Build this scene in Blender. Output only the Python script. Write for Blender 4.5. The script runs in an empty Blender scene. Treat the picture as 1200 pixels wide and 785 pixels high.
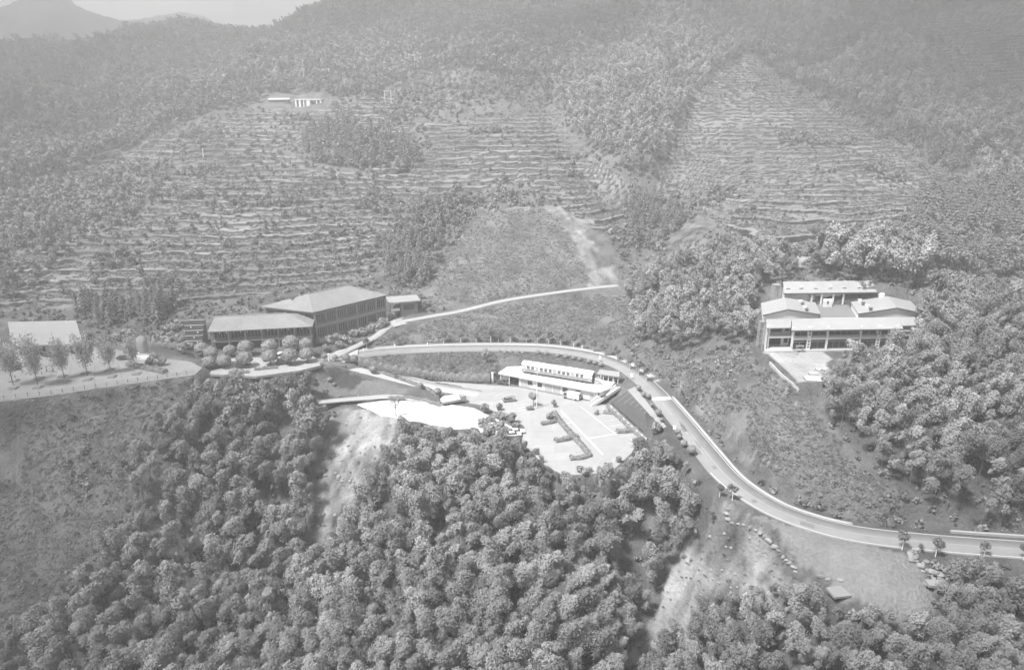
import bpy, bmesh, math, random
import numpy as np
from mathutils import Vector, Matrix
random.seed(7); RNG = np.random.default_rng(7)
SC = bpy.context.scene; COL = SC.collection
rad = math.radians

# ------------------------------------------------------------------ camera (a drone 90 m above the car park)
PITCH = rad(18.0); CAMZ = 90.0; FPX = 800.0; CX, CY = 600.0, 392.5
cp, sp = math.cos(PITCH), math.sin(PITCH)
cam_d = bpy.data.cameras.new('camera'); cam = bpy.data.objects.new('camera', cam_d); COL.objects.link(cam)
cam.location = (0, 0, CAMZ); cam.rotation_euler = (rad(90) - PITCH, 0, 0)
cam_d.sensor_width = 36; cam_d.lens = 24; cam_d.clip_end = 12000; cam_d.clip_start = 1
SC.camera = cam

def ray(u, v):
    a = (u - CX) / FPX; b = (CY - v) / FPX
    return a, cp + sp * b, -sp + cp * b
def PZ(u, v, z):                       # point of the sight line at height z
    a, b, c = ray(u, v); t = (z - CAMZ) / c
    return (a * t, b * t, z)
def PY(u, v, y):                       # point of the sight line at ground distance y
    a, b, c = ray(u, v); t = y / b
    return (a * t, y, CAMZ + c * t)
def proj(x, y, z):
    zz = z - CAMZ; d = y * cp - zz * sp; up = y * sp + zz * cp
    return CX + FPX * x / d, CY - FPX * up / d, d

# ------------------------------------------------------------------ noise
def vnoise(x, y, seed=0):
    xi = np.floor(x).astype(np.int64); yi = np.floor(y).astype(np.int64)
    fx = x - xi; fy = y - yi
    fx = fx * fx * (3 - 2 * fx); fy = fy * fy * (3 - 2 * fy)
    def h(a, b):
        n = (a * 374761393 + b * 668265263 + seed * 1442695041) & 0xffffffff
        n = ((n ^ (n >> 13)) * 1274126177) & 0xffffffff
        n = (n ^ (n >> 16)) & 0xffff
        return n / 65535.0
    return (h(xi, yi) * (1 - fx) + h(xi + 1, yi) * fx) * (1 - fy) + (h(xi, yi + 1) * (1 - fx) + h(xi + 1, yi + 1) * fx) * fy
def fbm(x, y, s, octv=4, seed=0):
    x = np.asarray(x, float) / s; y = np.asarray(y, float) / s
    r = 0; a = 0.5; tot = 0
    for k in range(octv):
        r = r + a * vnoise(x * 2 ** k + 17.3 * k, y * 2 ** k - 9.1 * k, seed + k); tot += a; a *= 0.5
    return r / tot * 2 - 1
def sstep(a, b, x):
    t = np.clip((x - a) / (b - a), 0, 1); return t * t * (3 - 2 * t)
def inpoly(px, py, poly):
    px = np.asarray(px, float); py = np.asarray(py, float); c = np.zeros(px.shape, bool)
    n = len(poly); j = n - 1
    for i in range(n):
        xi, yi = poly[i][:2]; xj, yj = poly[j][:2]
        if yi != yj:
            c ^= ((yi > py) != (yj > py)) & (px < (xj - xi) * (py - yi) / (yj - yi) + xi)
        j = i
    return c
def smooth_line(pts, n=12):
    """Catmull-Rom through the points."""
    p = [np.array(q, float) for q in pts]; p = [2 * p[0] - p[1]] + p + [2 * p[-1] - p[-2]]
    out = []
    for i in range(1, len(p) - 2):
        for k in range(n):
            t = k / n
            out.append(0.5 * ((2 * p[i]) + (-p[i - 1] + p[i + 1]) * t + (2 * p[i - 1] - 5 * p[i] + 4 * p[i + 1] - p[i + 2]) * t * t + (-p[i - 1] + 3 * p[i] - 3 * p[i + 1] + p[i + 2]) * t ** 3))
    out.append(p[-2]); return np.array(out)
def seg_dist(X, Y, line):
    """distance to a polyline, the height along it, and the signed side, for arrays X, Y (computed near the line only)."""
    D = np.full(X.shape, 1e9); Z = np.zeros(X.shape); S = np.zeros(X.shape)
    for a, b in zip(line[:-1], line[1:]):
        d = b[:2] - a[:2]; L2 = d @ d
        if L2 < 1e-9: continue
        t = np.clip(((X - a[0]) * d[0] + (Y - a[1]) * d[1]) / L2, 0, 1)
        ex = X - (a[0] + t * d[0]); ey = Y - (a[1] + t * d[1]); q = np.hypot(ex, ey)
        m = q < D
        D[m] = q[m]; Z[m] = (a[2] + t * (b[2] - a[2]))[m]; S[m] = np.sign(d[0] * ey - d[1] * ex)[m]
    return D, Z, S

# ------------------------------------------------------------------ terrain: known heights along sight lines
CTRL = []
def cz(u, v, z, can=0): x, y, z = PZ(u, v, z); CTRL.append((x, y, z - can))
def cy(u, v, y): CTRL.append(PY(u, v, y))
for a in ((640,545,0),(745,545,0),(700,500,0),(620,472,0),(700,474,0),(560,464,0),(520,468,0.3),(650,520,0),
          (570,408,5),(650,409,4.5),(740,432,4.2),(790,480,4),(820,520,3.2),(850,560,2.5),(900,595,1.5),(1000,628,.5),(1100,640,0),(1195,650,0),
          (1080,690,-.3),(950,640,.6),(1000,700,-1),(870,602,1.6),(700,425,4.5),(600,425,5),
          (440,480,.6),(560,492,0),(400,470,2),(395,420,7),(450,412,6.2),(500,409,5.6),(440,435,4.5),(480,447,2),(410,445,4),
          (10,462,12),(120,447,12),(225,433,11.5),(10,430,12),(150,425,12),(100,415,12),(300,432,10),(350,427,8.8),(50,400,12.5),(150,395,13),(215,405,12),
          (245,415,10.5),(300,415,10),(367,407,9),(440,388,9),(470,375,10),(530,369,11.5),(600,351,13),(700,337,16),(720,325,18),(420,395,8),
          (890,412,20),(1060,412,20),(930,442,19),(950,425,20),(900,520,9),(860,470,9),(800,420,9),(850,400,16),(760,382,9),(800,350,18),(740,338,17),
          (1000,560,7.5),(1040,590,6),(1120,615,5),(830,500,6),
          (390,500,-4),(400,560,-12),(380,620,-22),(420,522,-6),(350,680,-30),
          (10,478,7),(50,540,-4),(50,600,-13),(50,660,-21),(20,715,-27),(120,560,-5),(180,505,2),(120,490,4),
          (800,640,-12),(840,612,-2),(760,720,-28),(740,770,-36),(880,650,-7),(940,680,-5)):
    cz(*a)
for a in ((640,570,-2),(640,650,-8),(640,740,-15),(640,785,-18),(520,530,0),(500,600,-6),(480,680,-12),(470,785,-22),(780,560,-1),(720,600,-4),(700,680,-12),
          (280,462,7),(250,520,-1),(250,600,-11),(250,700,-22),(250,785,-30),(470,545,-1),(100,750,-25),(30,785,-30),
          (800,785,-26)):
    cz(*a, can=11)
for a in ((950,740,-4),(1100,740,-2),(1000,785,-8),(1190,785,-5),(850,720,-10),(1160,700,-1)):
    cz(*a, can=8)
CTRL += [(115,140,4),(120,150,8),(132,170,17),(138,190,26),(145,215,34),(92,140,4.5),(98,150,8.5),(108,170,17),(112,190,24),(118,212,30),(90,160,13),(78,150,8),(170,150,10),(180,190,28)]
for a in ((600,300,320),(600,240,365),(600,200,405),(600,140,475),(600,100,532),(600,60,626),(600,0,805),
          (480,330,300),(480,260,350),(480,200,412),(480,140,480),(480,90,570),(480,40,700),(480,0,840),
          (300,320,292),(300,260,341),(300,200,410),(300,160,468),(300,120,560),(300,80,686),(300,40,870),
          (200,350,268),(200,300,304),(200,240,355),(200,180,435),(200,130,540),(200,80,690),(200,45,830),
          (100,375,254),(100,300,306),(100,250,352),(100,200,420),(100,150,522),(100,100,660),(100,60,820),
          (0,380,250),(0,300,300),(0,250,346),(0,200,412),(0,150,505),(0,100,620),(0,70,730),
          (900,320,245),(900,280,288),(900,250,342),(900,200,400),(900,150,460),(900,100,532),(880,70,602),(900,30,720),(900,0,816),
          (1000,300,268),(1000,250,335),(1000,200,395),(1000,150,465),(1000,100,560),(1000,40,690),(1000,0,790),
          (1180,340,262),(1150,250,345),(1150,200,415),(1150,150,491),(1150,100,575),(1150,50,671),(1150,0,794),(1080,300,275),
          (690,290,326),(760,310,300),(780,250,352),(780,200,412),(760,140,480),(740,80,580),(740,30,700),(680,200,405),(720,240,372),(680,110,520),(820,180,430)):
    cy(*a)
# the skyline of the near ridge, and the ground dropping off behind it
for u, v, y in ((-60,80,760),(0,57,810),(30,45,850),(60,39,870),(90,42,880),(118,47,900),(150,33,905),(185,24,915),(215,24,925),(245,32,930),(270,31,950),(300,27,965),(335,19,985),(365,8,1000),(400,-8,1020),(450,-40,1050)):
    x, yy, z = PY(u, v + 17, y); CTRL.append((x, yy, z)); CTRL.append((x * 1.12, yy + 140, z - 45)); CTRL.append((x * 1.3, yy + 330, z - 130))
for x, y, z in ((0, 40, -30), (-150, 60, -55), (150, 60, -25), (0, 1080, 310), (250, 1080, 330), (500, 1000, 330), (750, 900, 300), (0, 1500, 380), (700, 1500, 420),
                (520, 500, 150), (560, 350, 110), (420, 230, 60), (330, 130, 30), (-420, 230, 12), (-600, 330, 60), (-800, 600, 120), (-300, 120, -25), (-1100, 1200, 60), (-1000, 300, 40), (1100, 500, 250), (1100, 60, 100), (-1100, 20, -30)):
    CTRL.append((x, y, z))
CTRL = np.array(CTRL)
def axis(a, b, f0, f1, step, grow=1.09):
    f = list(np.arange(f0, f1 + .01, step)); s = step; lo = f0
    while lo > a: s = min(s * grow, 14); lo -= s; f.insert(0, lo)
    s = step; hi = f[-1]
    while hi < b: s = min(s * grow, 14); hi += s; f.append(hi)
    return np.array(f)
GX = axis(-1100, 1150, -265, 440, 1.1); GY = axis(30, 1560, 95, 720, 1.1)
X, Y = np.meshgrid(GX, GY)
def rbf_fit(P):
    n = len(P); d = np.hypot(P[:, None, 0] - P[None, :, 0], P[:, None, 1] - P[None, :, 1])
    A = np.zeros((n + 3, n + 3)); A[:n, :n] = d - np.eye(n) * 1.2
    A[:n, n] = 1; A[:n, n + 1] = P[:, 0] / 100; A[:n, n + 2] = P[:, 1] / 100; A[n:, :n] = A[:n, n:].T
    return np.linalg.solve(A, np.concatenate([P[:, 2], [0, 0, 0]]))
W = rbf_fit(CTRL)
def rbf_eval(x, y):
    r = W[-3] + W[-2] * x / 100 + W[-1] * y / 100
    for w, p in zip(W[:-3], CTRL): r = r + w * np.hypot(x - p[0], y - p[1])
    return r
_cx = np.arange(-1160, 1200, 5.0); _cy = np.arange(10, 1600, 5.0)
_X, _Y = np.meshgrid(_cx, _cy); _Z = rbf_eval(_X, _Y)
for _ in range(2):
    _Z = (np.pad(_Z, 1, 'edge')[:-2, 1:-1] + np.pad(_Z, 1, 'edge')[2:, 1:-1] + np.pad(_Z, 1, 'edge')[1:-1, :-2] + np.pad(_Z, 1, 'edge')[1:-1, 2:] + 4 * _Z) / 8
def bil(gx, gy, Z, x, y):
    i = np.clip(np.searchsorted(gx, x) - 1, 0, len(gx) - 2); j = np.clip(np.searchsorted(gy, y) - 1, 0, len(gy) - 2)
    fx = np.clip((x - gx[i]) / (gx[i + 1] - gx[i]), 0, 1); fy = np.clip((y - gy[j]) / (gy[j + 1] - gy[j]), 0, 1)
    return (Z[j, i] * (1 - fx) + Z[j, i + 1] * fx) * (1 - fy) + (Z[j + 1, i] * (1 - fx) + Z[j + 1, i + 1] * fx) * fy
H = bil(_cx, _cy, _Z, X, Y)
# ridges and hollows of the open mountain side
H += (.5 - np.abs(fbm(X + Y * .35, Y * .45, 95, 3, 9))) * 40 * sstep(500, 640, Y) * (1 - .65 * sstep(680, 800, Y)) - 10 * sstep(500, 640, Y) * (1 - .65 * sstep(680, 800, Y))
H += fbm(X, Y, 130, 4, 3) * 11 * sstep(380, 800, Y) + fbm(X, Y, 30, 4, 5) * (1.2 + 3.0 * sstep(350, 800, Y)) * sstep(0.0, 40, np.abs(Y - 215) - 25 + 30 * sstep(90, 160, np.abs(X)))
def hz(x, y): return bil(GX, GY, H, np.asarray(x, float), np.asarray(y, float))
def GR(u, v, off=0.0):
    """where the sight line through a picture point meets the ground (raised by off)."""
    a, b, c = ray(u, v); t = np.arange(70, 1500, 1.0)
    d = CAMZ + c * t - (bil(GX, GY, H, a * t, b * t) + off)
    k = np.argmax(d < 0)
    if d[k] >= 0: k = len(t) - 1
    if k > 0 and d[k] < 0:
        f = d[k - 1] / (d[k - 1] - d[k]); tt = t[k - 1] + f
    else: tt = t[k]
    return np.array([a * tt, b * tt, CAMZ + c * tt])
def gpoly(pts): return [GR(*p) for p in pts]

# wooded spurs and the gullies between them, cut benches on the bank
def fold(pts, dz, wid, off=0):
    global H
    ln = smooth_line([GR(u, v, off) for u, v in pts], 6); lo = ln.min(0)[:2] - wid * 3; hi = ln.max(0)[:2] + wid * 3
    i0, i1 = np.searchsorted(GX, [lo[0], hi[0]]); j0, j1 = np.searchsorted(GY, [lo[1], hi[1]])
    d, _, _ = seg_dist(X[j0:j1, i0:i1], Y[j0:j1, i0:i1], ln); H[j0:j1, i0:i1] += dz * np.exp(-(d / wid) ** 2)
fold([(800,10),(775,90),(750,190)], 17, 34); fold([(810,110),(785,200),(760,300)], -8, 17); fold([(925,92),(1040,150),(1140,208)], -9, 17); fold([(640,110),(672,165),(720,230)], -6, 15)
fold([(960,60),(1080,110),(1180,190)], 10, 32); fold([(420,15),(330,75),(230,125)], 15, 42); fold([(560,20),(520,60),(470,92)], -9, 26); fold([(190,60),(120,110),(40,150)], 13, 40); fold([(290,60),(200,110),(100,165)], -9, 24)
BENCH = [[(832,437),(860,462),(890,492),(925,525),(970,555),(1010,580)], [(903,440),(918,453),(938,479),(958,506)], [(790,440),(815,468),(850,505),(890,540),(945,572)]]
# ------------------------------------------------------------------ level ground: roads, yards, plaza
def L3(pts, n=10): return smooth_line([PZ(*p) for p in pts], n)
ROAD = L3([(330,431,9.2),(375,424,7.8),(410,417,6.8),(450,412,6.2),(500,409,5.6),(570,407.5,5),(640,409,4.6),(695,417,4.4),(735,432,4.2),(765,456,4.1),(795,490,3.9),(826,528,3.2),(856,562,2.5),(900,592,1.6),(950,612,.9),(1010,626,.5),(1100,636,.1),(1195,643,0),(1330,652,0)])
LOWROAD = L3([(392,424,7.2),(415,430,6),(440,436,4.4),(480,446,2),(515,454,.5),(560,461,0),(600,468,0)])
LANE = L3([(385,422,7.4),(412,408,7.6),(440,394,8.4),(462,379,9.8),(500,371,10.8),(540,364,11.8),(590,352,13.2),(640,344,14.8),(690,337.5,16.2),(725,334,17)])
FLATS = []                              # (polygon, height, blend width)
def flat(pts, z, w=2.5): FLATS.append(([PZ(u, v, z) for u, v in pts], z, w))
PLAZA_PX = [(-40,474),(60,462),(150,449),(230,437.5),(237,431),(224,424),(200,421),(150,412),(100,404),(-40,404)]
flat(PLAZA_PX, 12.0, 1.2)
LOT_PX = [(505,446),(608,453.5),(700,472),(722,478),(748,508),(744,527),(716,553),(662,557),(638,545),(600,506),(560,484),(520,472)]
flat(LOT_PX, 0.0, 2.0)
YARD_PX = [(418,474),(432,469),(452,468.5),(480,467.5),(520,473),(555,478),(600,500),(597,511),(583,509),(574,505),(560,507),(549,502),(533,503),(520,499.5),(505,498),(493,494),(478,493),(462,489),(447,487),(434,481)]
flat(YARD_PX, 0.35, 2.6)
TERR_PX = [(583,436.5),(607,441),(695,456),(722,453),(742,442),(730,428),(690,421),(640,418),(590,426)]
_A = np.array(PZ(608, 452.5, 0)); _B = np.array(PZ(700, 470.8, 0)); _h = (_B - _A) / np.linalg.norm(_B - _A); _n = np.array([-_h[1], _h[0], 0]); _L = np.linalg.norm(_B - _A)
def _st(x, y, z=0): return tuple(_A + _h * x + _n * y + np.array([0, 0, z]))
FLATS.append(([_st(-9, -3), _st(_L + 1, -3), _st(_L + 1, 4.2), _st(-9, 4.2)], 0.0, .8))
FLATS.append(([_st(-3, 7.6, 4), _st(_L + 1, 9.4, 4), _st(_L + 6, 6, 4), _st(_L + 7, 13, 4), _st(0, 13, 4)], 3.95, .7))
flat([(885,414),(1075,414),(1075,392),(1045,386),(893,388)], 20.0, 2.0)
flat([(895,412),(935,446),(962,446),(985,412)], 19.8, 2.0)
flat([(232,420),(300,420),(364,410),(372,400),(320,385),(240,395)], 10.0, 2.0)
flat([(365,412),(458,384),(470,372),(400,368),(330,380)], 9.0, 2.5)
FIELDLOT_PX = [(870,603),(950,622),(1060,647),(1085,670),(1095,720),(1040,730),(985,708),(940,660),(900,628)]
def apply_flat(Hh):
    for poly, z, w in FLATS:
        pl = np.array(poly); lo = pl.min(0)[:2] - 14; hi = pl.max(0)[:2] + 14
        i0, i1 = np.searchsorted(GX, [lo[0], hi[0]]); j0, j1 = np.searchsorted(GY, [lo[1], hi[1]])
        xs = X[j0:j1, i0:i1]; ys = Y[j0:j1, i0:i1]
        d, _, _ = seg_dist(xs, ys, np.vstack([pl, pl[:1]]))
        d[inpoly(xs, ys, poly)] = 0
        m = 1 - sstep(0.6, 0.6 + w * 2, d)
        Hh[j0:j1, i0:i1] = Hh[j0:j1, i0:i1] * (1 - m) + (z - .12) * m
def apply_line(Hh, line, half, w, drop=.15):
    lo = line.min(0)[:2] - 25; hi = line.max(0)[:2] + 25
    i0, i1 = np.searchsorted(GX, [lo[0], hi[0]]); j0, j1 = np.searchsorted(GY, [lo[1], hi[1]])
    xs = X[j0:j1, i0:i1]; ys = Y[j0:j1, i0:i1]
    d, z, s = seg_dist(xs, ys, line)
    m = 1 - sstep(half + .4, half + .4 + w, d)
    Hh[j0:j1, i0:i1] = Hh[j0:j1, i0:i1] * (1 - m) + (z - drop) * m
for _b in BENCH:
    _l = smooth_line([GR(*q_) for q_ in _b], 6); apply_line(H, _l, .9, 1.8, 0)
apply_flat(H)
apply_line(H, LANE, 2.6, 3.5, .2)
apply_line(H, LOWROAD, 3.3, 2)
apply_line(H, ROAD, 6.9, 3.5, .22)

# ------------------------------------------------------------------ tea terraces cut into the slopes
T_LEFT = gpoly([(40,362),(70,318),(120,278),(180,235),(205,195),(240,175),(300,165),(360,190),(430,205),(462,225),(470,262),(452,300),(405,332),(310,345),(230,352),(120,362)])
T_MID = gpoly([(430,165),(470,146),(590,136),(650,131),(672,160),(700,190),(738,215),(742,262),(706,275),(650,238),(610,212),(520,232),(440,232)])
T_RIGHT = gpoly([(872,64),(900,80),(960,108),(1040,148),(1130,192),(1152,222),(1110,246),(1000,262),(945,288),(880,285),(830,252),(765,232),(775,190),(805,130),(838,82)])
T_TOP = gpoly([(1080,24),(1130,6),(1220,0),(1220,100),(1150,92),(1085,50)])
T_UP = gpoly([(90,205),(190,160),(320,128),(400,128),(440,112),(520,95),(560,100),(520,130),(430,150),(330,172),(200,190),(120,215)])
T_LOW = gpoly([(-30,335),(40,290),(110,262),(140,280),(80,325),(20,362),(-30,370)])
STEP = np.zeros(X.shape)
for poly, st in ((T_LEFT, 2.3), (T_MID, 2.7), (T_RIGHT, 2.2), (T_TOP, 3.0), (T_UP, 2.7), (T_LOW, 2.3)):
    STEP[inpoly(X, Y, poly)] = st
fine = inpoly(X, Y, gpoly([(940,270),(1000,235),(1060,180),(1130,192),(1152,222),(1110,246),(1000,262)]))
STEP[fine & (STEP > 0)] = 1.6
TER = STEP > 0
wob = H + fbm(X, Y, 45, 3, 11) * 1.6 + fbm(X, Y, 11, 2, 12) * .25
q = np.where(TER, wob / np.where(TER, STEP, 1), 0); fl = np.floor(q); FR = q - fl
RISE0 = 0.76
newz = STEP * (fl + 0.28 * np.clip(FR / RISE0, 0, 1) + 0.72 * sstep(RISE0, 0.96, FR))
H = np.where(TER, newz - fbm(X, Y, 45, 3, 11) * 1.6 - fbm(X, Y, 11, 2, 12) * .15, H)
OPEN = np.ones(X.shape)
for _p, _z, _w in FLATS: OPEN[inpoly(X, Y, _p)] = 0
for _l, _h_ in ((ROAD, 8.5), (LOWROAD, 5), (LANE, 4.5)): OPEN *= sstep(_h_ - 1.5, _h_ + 1.5, seg_dist(X, Y, _l)[0])
H += (fbm(X, Y, 3.2, 3, 21) * .34 + fbm(X, Y, 9, 3, 22) * .5) * OPEN
# ------------------------------------------------------------------ tags and materials
def tag(o, label=None, cat=None, group=None, kind=None):
    if label: o['label'] = label
    if cat: o['category'] = cat
    if group: o['group'] = group
    if kind: o['kind'] = kind
    return o
MATS = {}
def mat(name, val, rough=.8, noise=0.0, scale=1.0, attr=None, bump=0.0, bscale=None, metal=0.0, spec=.3, trans=0.0, wave=None, joint=None):
    """grey procedural material: base value, mottled by two octaves of noise; attr multiplies a vertex attribute in."""
    if name in MATS: return MATS[name]
    m = bpy.data.materials.new(name); m.use_nodes = True; nt = m.node_tree; N = nt.nodes; L = nt.links
    p = N['Principled BSDF']; p.inputs['Roughness'].default_value = rough; p.inputs['Metallic'].default_value = metal
    p.inputs['Specular IOR Level'].default_value = spec
    tc = N.new('ShaderNodeTexCoord')
    def math_(op, a, b):
        n = N.new('ShaderNodeMath'); n.operation = op
        for i, s in enumerate((a, b)):
            if isinstance(s, (int, float)): n.inputs[i].default_value = s
            else: L.new(s, n.inputs[i])
        return n.outputs[0]
    cur = val
    if attr:
        a = N.new('ShaderNodeAttribute'); a.attribute_name = attr; cur = math_('MULTIPLY', a.outputs['Fac'], val)
    if noise:
        n1 = N.new('ShaderNodeTexNoise'); n1.inputs['Scale'].default_value = scale; n1.inputs['Detail'].default_value = 6; n1.inputs['Roughness'].default_value = .65
        L.new(tc.outputs['Object'], n1.inputs['Vector'])
        n2 = N.new('ShaderNodeTexNoise'); n2.inputs['Scale'].default_value = scale * .13; n2.inputs['Detail'].default_value = 3
        L.new(tc.outputs['Object'], n2.inputs['Vector'])
        s = math_('ADD', math_('MULTIPLY', n1.outputs['Fac'], .62), math_('MULTIPLY', n2.outputs['Fac'], .38))
        f = math_('ADD', math_('MULTIPLY', math_('SUBTRACT', s, .5), noise * 4), 1.0)
        f = math_('MAXIMUM', f, .15)
        cur = math_('MULTIPLY', cur, f)
    if wave:
        w = N.new('ShaderNodeTexWave'); w.bands_direction = wave[0]; w.inputs['Scale'].default_value = wave[1]; w.inputs['Distortion'].default_value = .3; w.inputs['Detail'].default_value = 1
        L.new(tc.outputs['Object'], w.inputs['Vector'])
        cur = math_('MULTIPLY', cur, math_('ADD', math_('MULTIPLY', w.outputs['Fac'], wave[2]), 1 - wave[2]))
    if joint:                              # slab joints: (slab length, slab width, how dark)
        bt = N.new('ShaderNodeTexBrick'); bt.inputs['Scale'].default_value = 1.0; bt.inputs['Brick Width'].default_value = joint[0]; bt.inputs['Row Height'].default_value = joint[1]; bt.inputs['Mortar Size'].default_value = .05; bt.inputs['Mortar Smooth'].default_value = .6; bt.inputs['Bias'].default_value = 0
        bt.offset = 0 if len(joint) > 3 else .5
        for i_, g_ in (('Color1', 1.0), ('Color2', .9), ('Mortar', 1 - joint[2])): bt.inputs[i_].default_value = (g_, g_, g_, 1)
        L.new(tc.outputs['Object'], bt.inputs['Vector']); cur = math_('MULTIPLY', cur, bt.outputs['Color'])
    if isinstance(cur, (int, float)): p.inputs['Base Color'].default_value = (cur, cur, cur, 1)
    else:
        cc = N.new('ShaderNodeCombineColor')
        for i in range(3): L.new(cur, cc.inputs[i])
        L.new(cc.outputs[0], p.inputs['Base Color'])
    if bump:
        nb = N.new('ShaderNodeTexNoise'); nb.inputs['Scale'].default_value = bscale or scale; nb.inputs['Detail'].default_value = 5
        L.new(tc.outputs['Object'], nb.inputs['Vector'])
        b = N.new('ShaderNodeBump'); b.inputs['Strength'].default_value = 1; b.inputs['Distance'].default_value = bump
        L.new(nb.outputs['Fac'], b.inputs['Height']); L.new(b.outputs['Normal'], p.inputs['Normal'])
    if trans:
        out = [n for n in N if n.type == 'OUTPUT_MATERIAL'][0]
        t = N.new('ShaderNodeBsdfTranslucent'); mx = N.new('ShaderNodeMixShader'); mx.inputs[0].default_value = trans
        if isinstance(cur, (int, float)): t.inputs['Color'].default_value = (cur, cur, cur, 1)
        else: L.new(cc.outputs[0], t.inputs['Color'])
        L.new(p.outputs[0], mx.inputs[1]); L.new(t.outputs[0], mx.inputs[2]); L.new(mx.outputs[0], out.inputs['Surface'])
    MATS[name] = m; return m

def mesh_np(name, V, F, material=None, attr=None, smooth=False, parent=None):
    """V (n,3), F (m,k) with k = 3 or 4; attr = (name, per-face or per-vertex values)."""
    V = np.ascontiguousarray(V, np.float32); F = np.ascontiguousarray(F, np.int32); k = F.shape[1]
    me = bpy.data.meshes.new(name); me.vertices.add(len(V)); me.vertices.foreach_set('co', V.ravel())
    me.loops.add(F.size); me.loops.foreach_set('vertex_index', F.ravel())
    me.polygons.add(len(F)); me.polygons.foreach_set('loop_start', np.arange(0, F.size, k, dtype=np.int32)); me.polygons.foreach_set('loop_total', np.full(len(F), k, np.int32))
    if smooth: me.polygons.foreach_set('use_smooth', np.ones(len(F), bool))
    if attr is not None:
        a = me.attributes.new(attr[0], 'FLOAT', 'POINT' if len(attr[1]) == len(V) else 'FACE'); a.data.foreach_set('value', np.ascontiguousarray(attr[1], np.float32))
    me.update(calc_edges=True)
    if material: me.materials.append(material)
    o = bpy.data.objects.new(name, me); COL.objects.link(o)
    if parent: o.parent = parent
    return o

# ------------------------------------------------------------------ what the ground is made of
A = 0.10 + .035 * fbm(X, Y, 22, 3, 31) + .05 * fbm(X, Y, 4, 4, 32)          # rough grass
STREAK = fbm(X * .9 + Y * .35, Y * .22, 2.2, 4, 30)
SOIL = .20 + .10 * fbm(X, Y, 7, 5, 33) + .13 * fbm(X, Y, 2.4, 2, 34) + .12 * STREAK
def cover(poly, value, soft=0.35, sc=7, seed=0, w=None):
    """paint a patch with a ragged edge."""
    global A
    pl = np.array([p[:2] for p in poly]); lo = pl.min(0) - 6; hi = pl.max(0) + 6
    i0, i1 = np.searchsorted(GX, [lo[0], hi[0]]); j0, j1 = np.searchsorted(GY, [lo[1], hi[1]])
    xs = X[j0:j1, i0:i1]; ys = Y[j0:j1, i0:i1]
    n1 = fbm(xs, ys, sc, 3, 50 + seed) * soft * 8; n2 = fbm(xs + 99, ys, sc, 3, 51 + seed) * soft * 8
    m = inpoly(xs + n1, ys + n2, [tuple(p) for p in pl]).astype(float)
    if w is not None: m = m * w
    v = value if np.isscalar(value) else value[j0:j1, i0:i1]
    A[j0:j1, i0:i1] = A[j0:j1, i0:i1] * (1 - m) + v * m
TEA = .105 + .03 * fbm(X, Y, 14, 3, 35) + .09 * fbm(X, Y, 4, 4, 36)
dry = sstep(.05, .45, fbm(X, Y, 26, 3, 37))
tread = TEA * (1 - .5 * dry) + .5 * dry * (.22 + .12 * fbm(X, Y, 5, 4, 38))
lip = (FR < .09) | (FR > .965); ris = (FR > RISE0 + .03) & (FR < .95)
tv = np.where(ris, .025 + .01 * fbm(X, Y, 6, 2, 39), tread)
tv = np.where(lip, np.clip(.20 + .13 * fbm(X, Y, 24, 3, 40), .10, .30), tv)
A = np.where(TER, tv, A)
GRASS_L = .125 + .035 * fbm(X, Y, 9, 4, 41) + .045 * fbm(X, Y, 28, 3, 29) + .06 * fbm(X, Y, 3.5, 4, 42)
cover(gpoly([(-30,482),(100,462),(230,440),(190,470),(160,520),(155,580),(120,640),(70,690),(-30,740)]), GRASS_L)
cover(gpoly([(490,352),(520,300),(560,250),(640,245),(665,270),(690,320),(700,332),(600,346),(520,362)]), .12 + .08 * fbm(X, Y, 7, 5, 43))   # mown slope
cover(gpoly([(430,405),(500,376),(600,354),(700,341),(735,345),(745,390),(700,402),(600,400),(500,402)]), .125 + .06 * fbm(X, Y, 6, 5, 44))
cover(gpoly([(565,240),(590,243),(655,242),(700,262),(690,268),(640,250),(570,252)]), SOIL * .7)
cover(gpoly([(545,303),(640,297),(642,300),(545,307)]), SOIL * .8, .1)
cover(gpoly([(664,268),(690,270),(700,292),(712,326),(698,330),(678,314),(662,300)]), SOIL * .7, .8)
cover(gpoly([(694,318),(720,310),(728,318),(724,335),(690,338)]), SOIL * .8, .3)
cover(gpoly([(780,282),(800,262),(850,240),(872,238),(850,262),(822,285),(800,300)]), SOIL * .55, .5)
cover(gpoly([(885,150),(893,150),(897,200),(890,235),(878,240),(886,200)]), SOIL * .55, .25)
cover(gpoly([(838,72),(900,95),(905,100),(870,72)]), SOIL * .6, .3)
cover(gpoly([(375,500),(400,486),(440,486),(480,500),(460,520),(440,545),(410,590),(395,625),(360,640),(362,600),(378,550)]), SOIL * 1.05, .6)
cover(gpoly([(388,478),(440,482),(500,498),(560,508),(545,515),(480,512),(420,500)]), SOIL * 1.1, .4)
cover(gpoly([(700,790),(750,740),(765,700),(800,660),(830,625),(855,602),(880,620),(930,665),(960,690),(900,690),(850,690),(800,720),(760,785)]), SOIL * 1.05, .7)
cover(gpoly([(820,625),(850,605),(868,612),(850,650),(835,680),(815,660)]), SOIL * .95, .5)
cover(gpoly(FIELDLOT_PX), .185 + .03 * fbm(X, Y, 6, 4, 45), .25)
cover(gpoly([(856,596),(900,615),(945,650),(975,690),(935,672),(900,640)]), .10 + .03 * fbm(X, Y, 3, 3, 46), .3)
cover(gpoly([(897,412),(962,412),(975,420),(962,447),(938,447),(915,428)]), .30 + .05 * fbm(X, Y, 4, 4, 47), .15)
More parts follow.
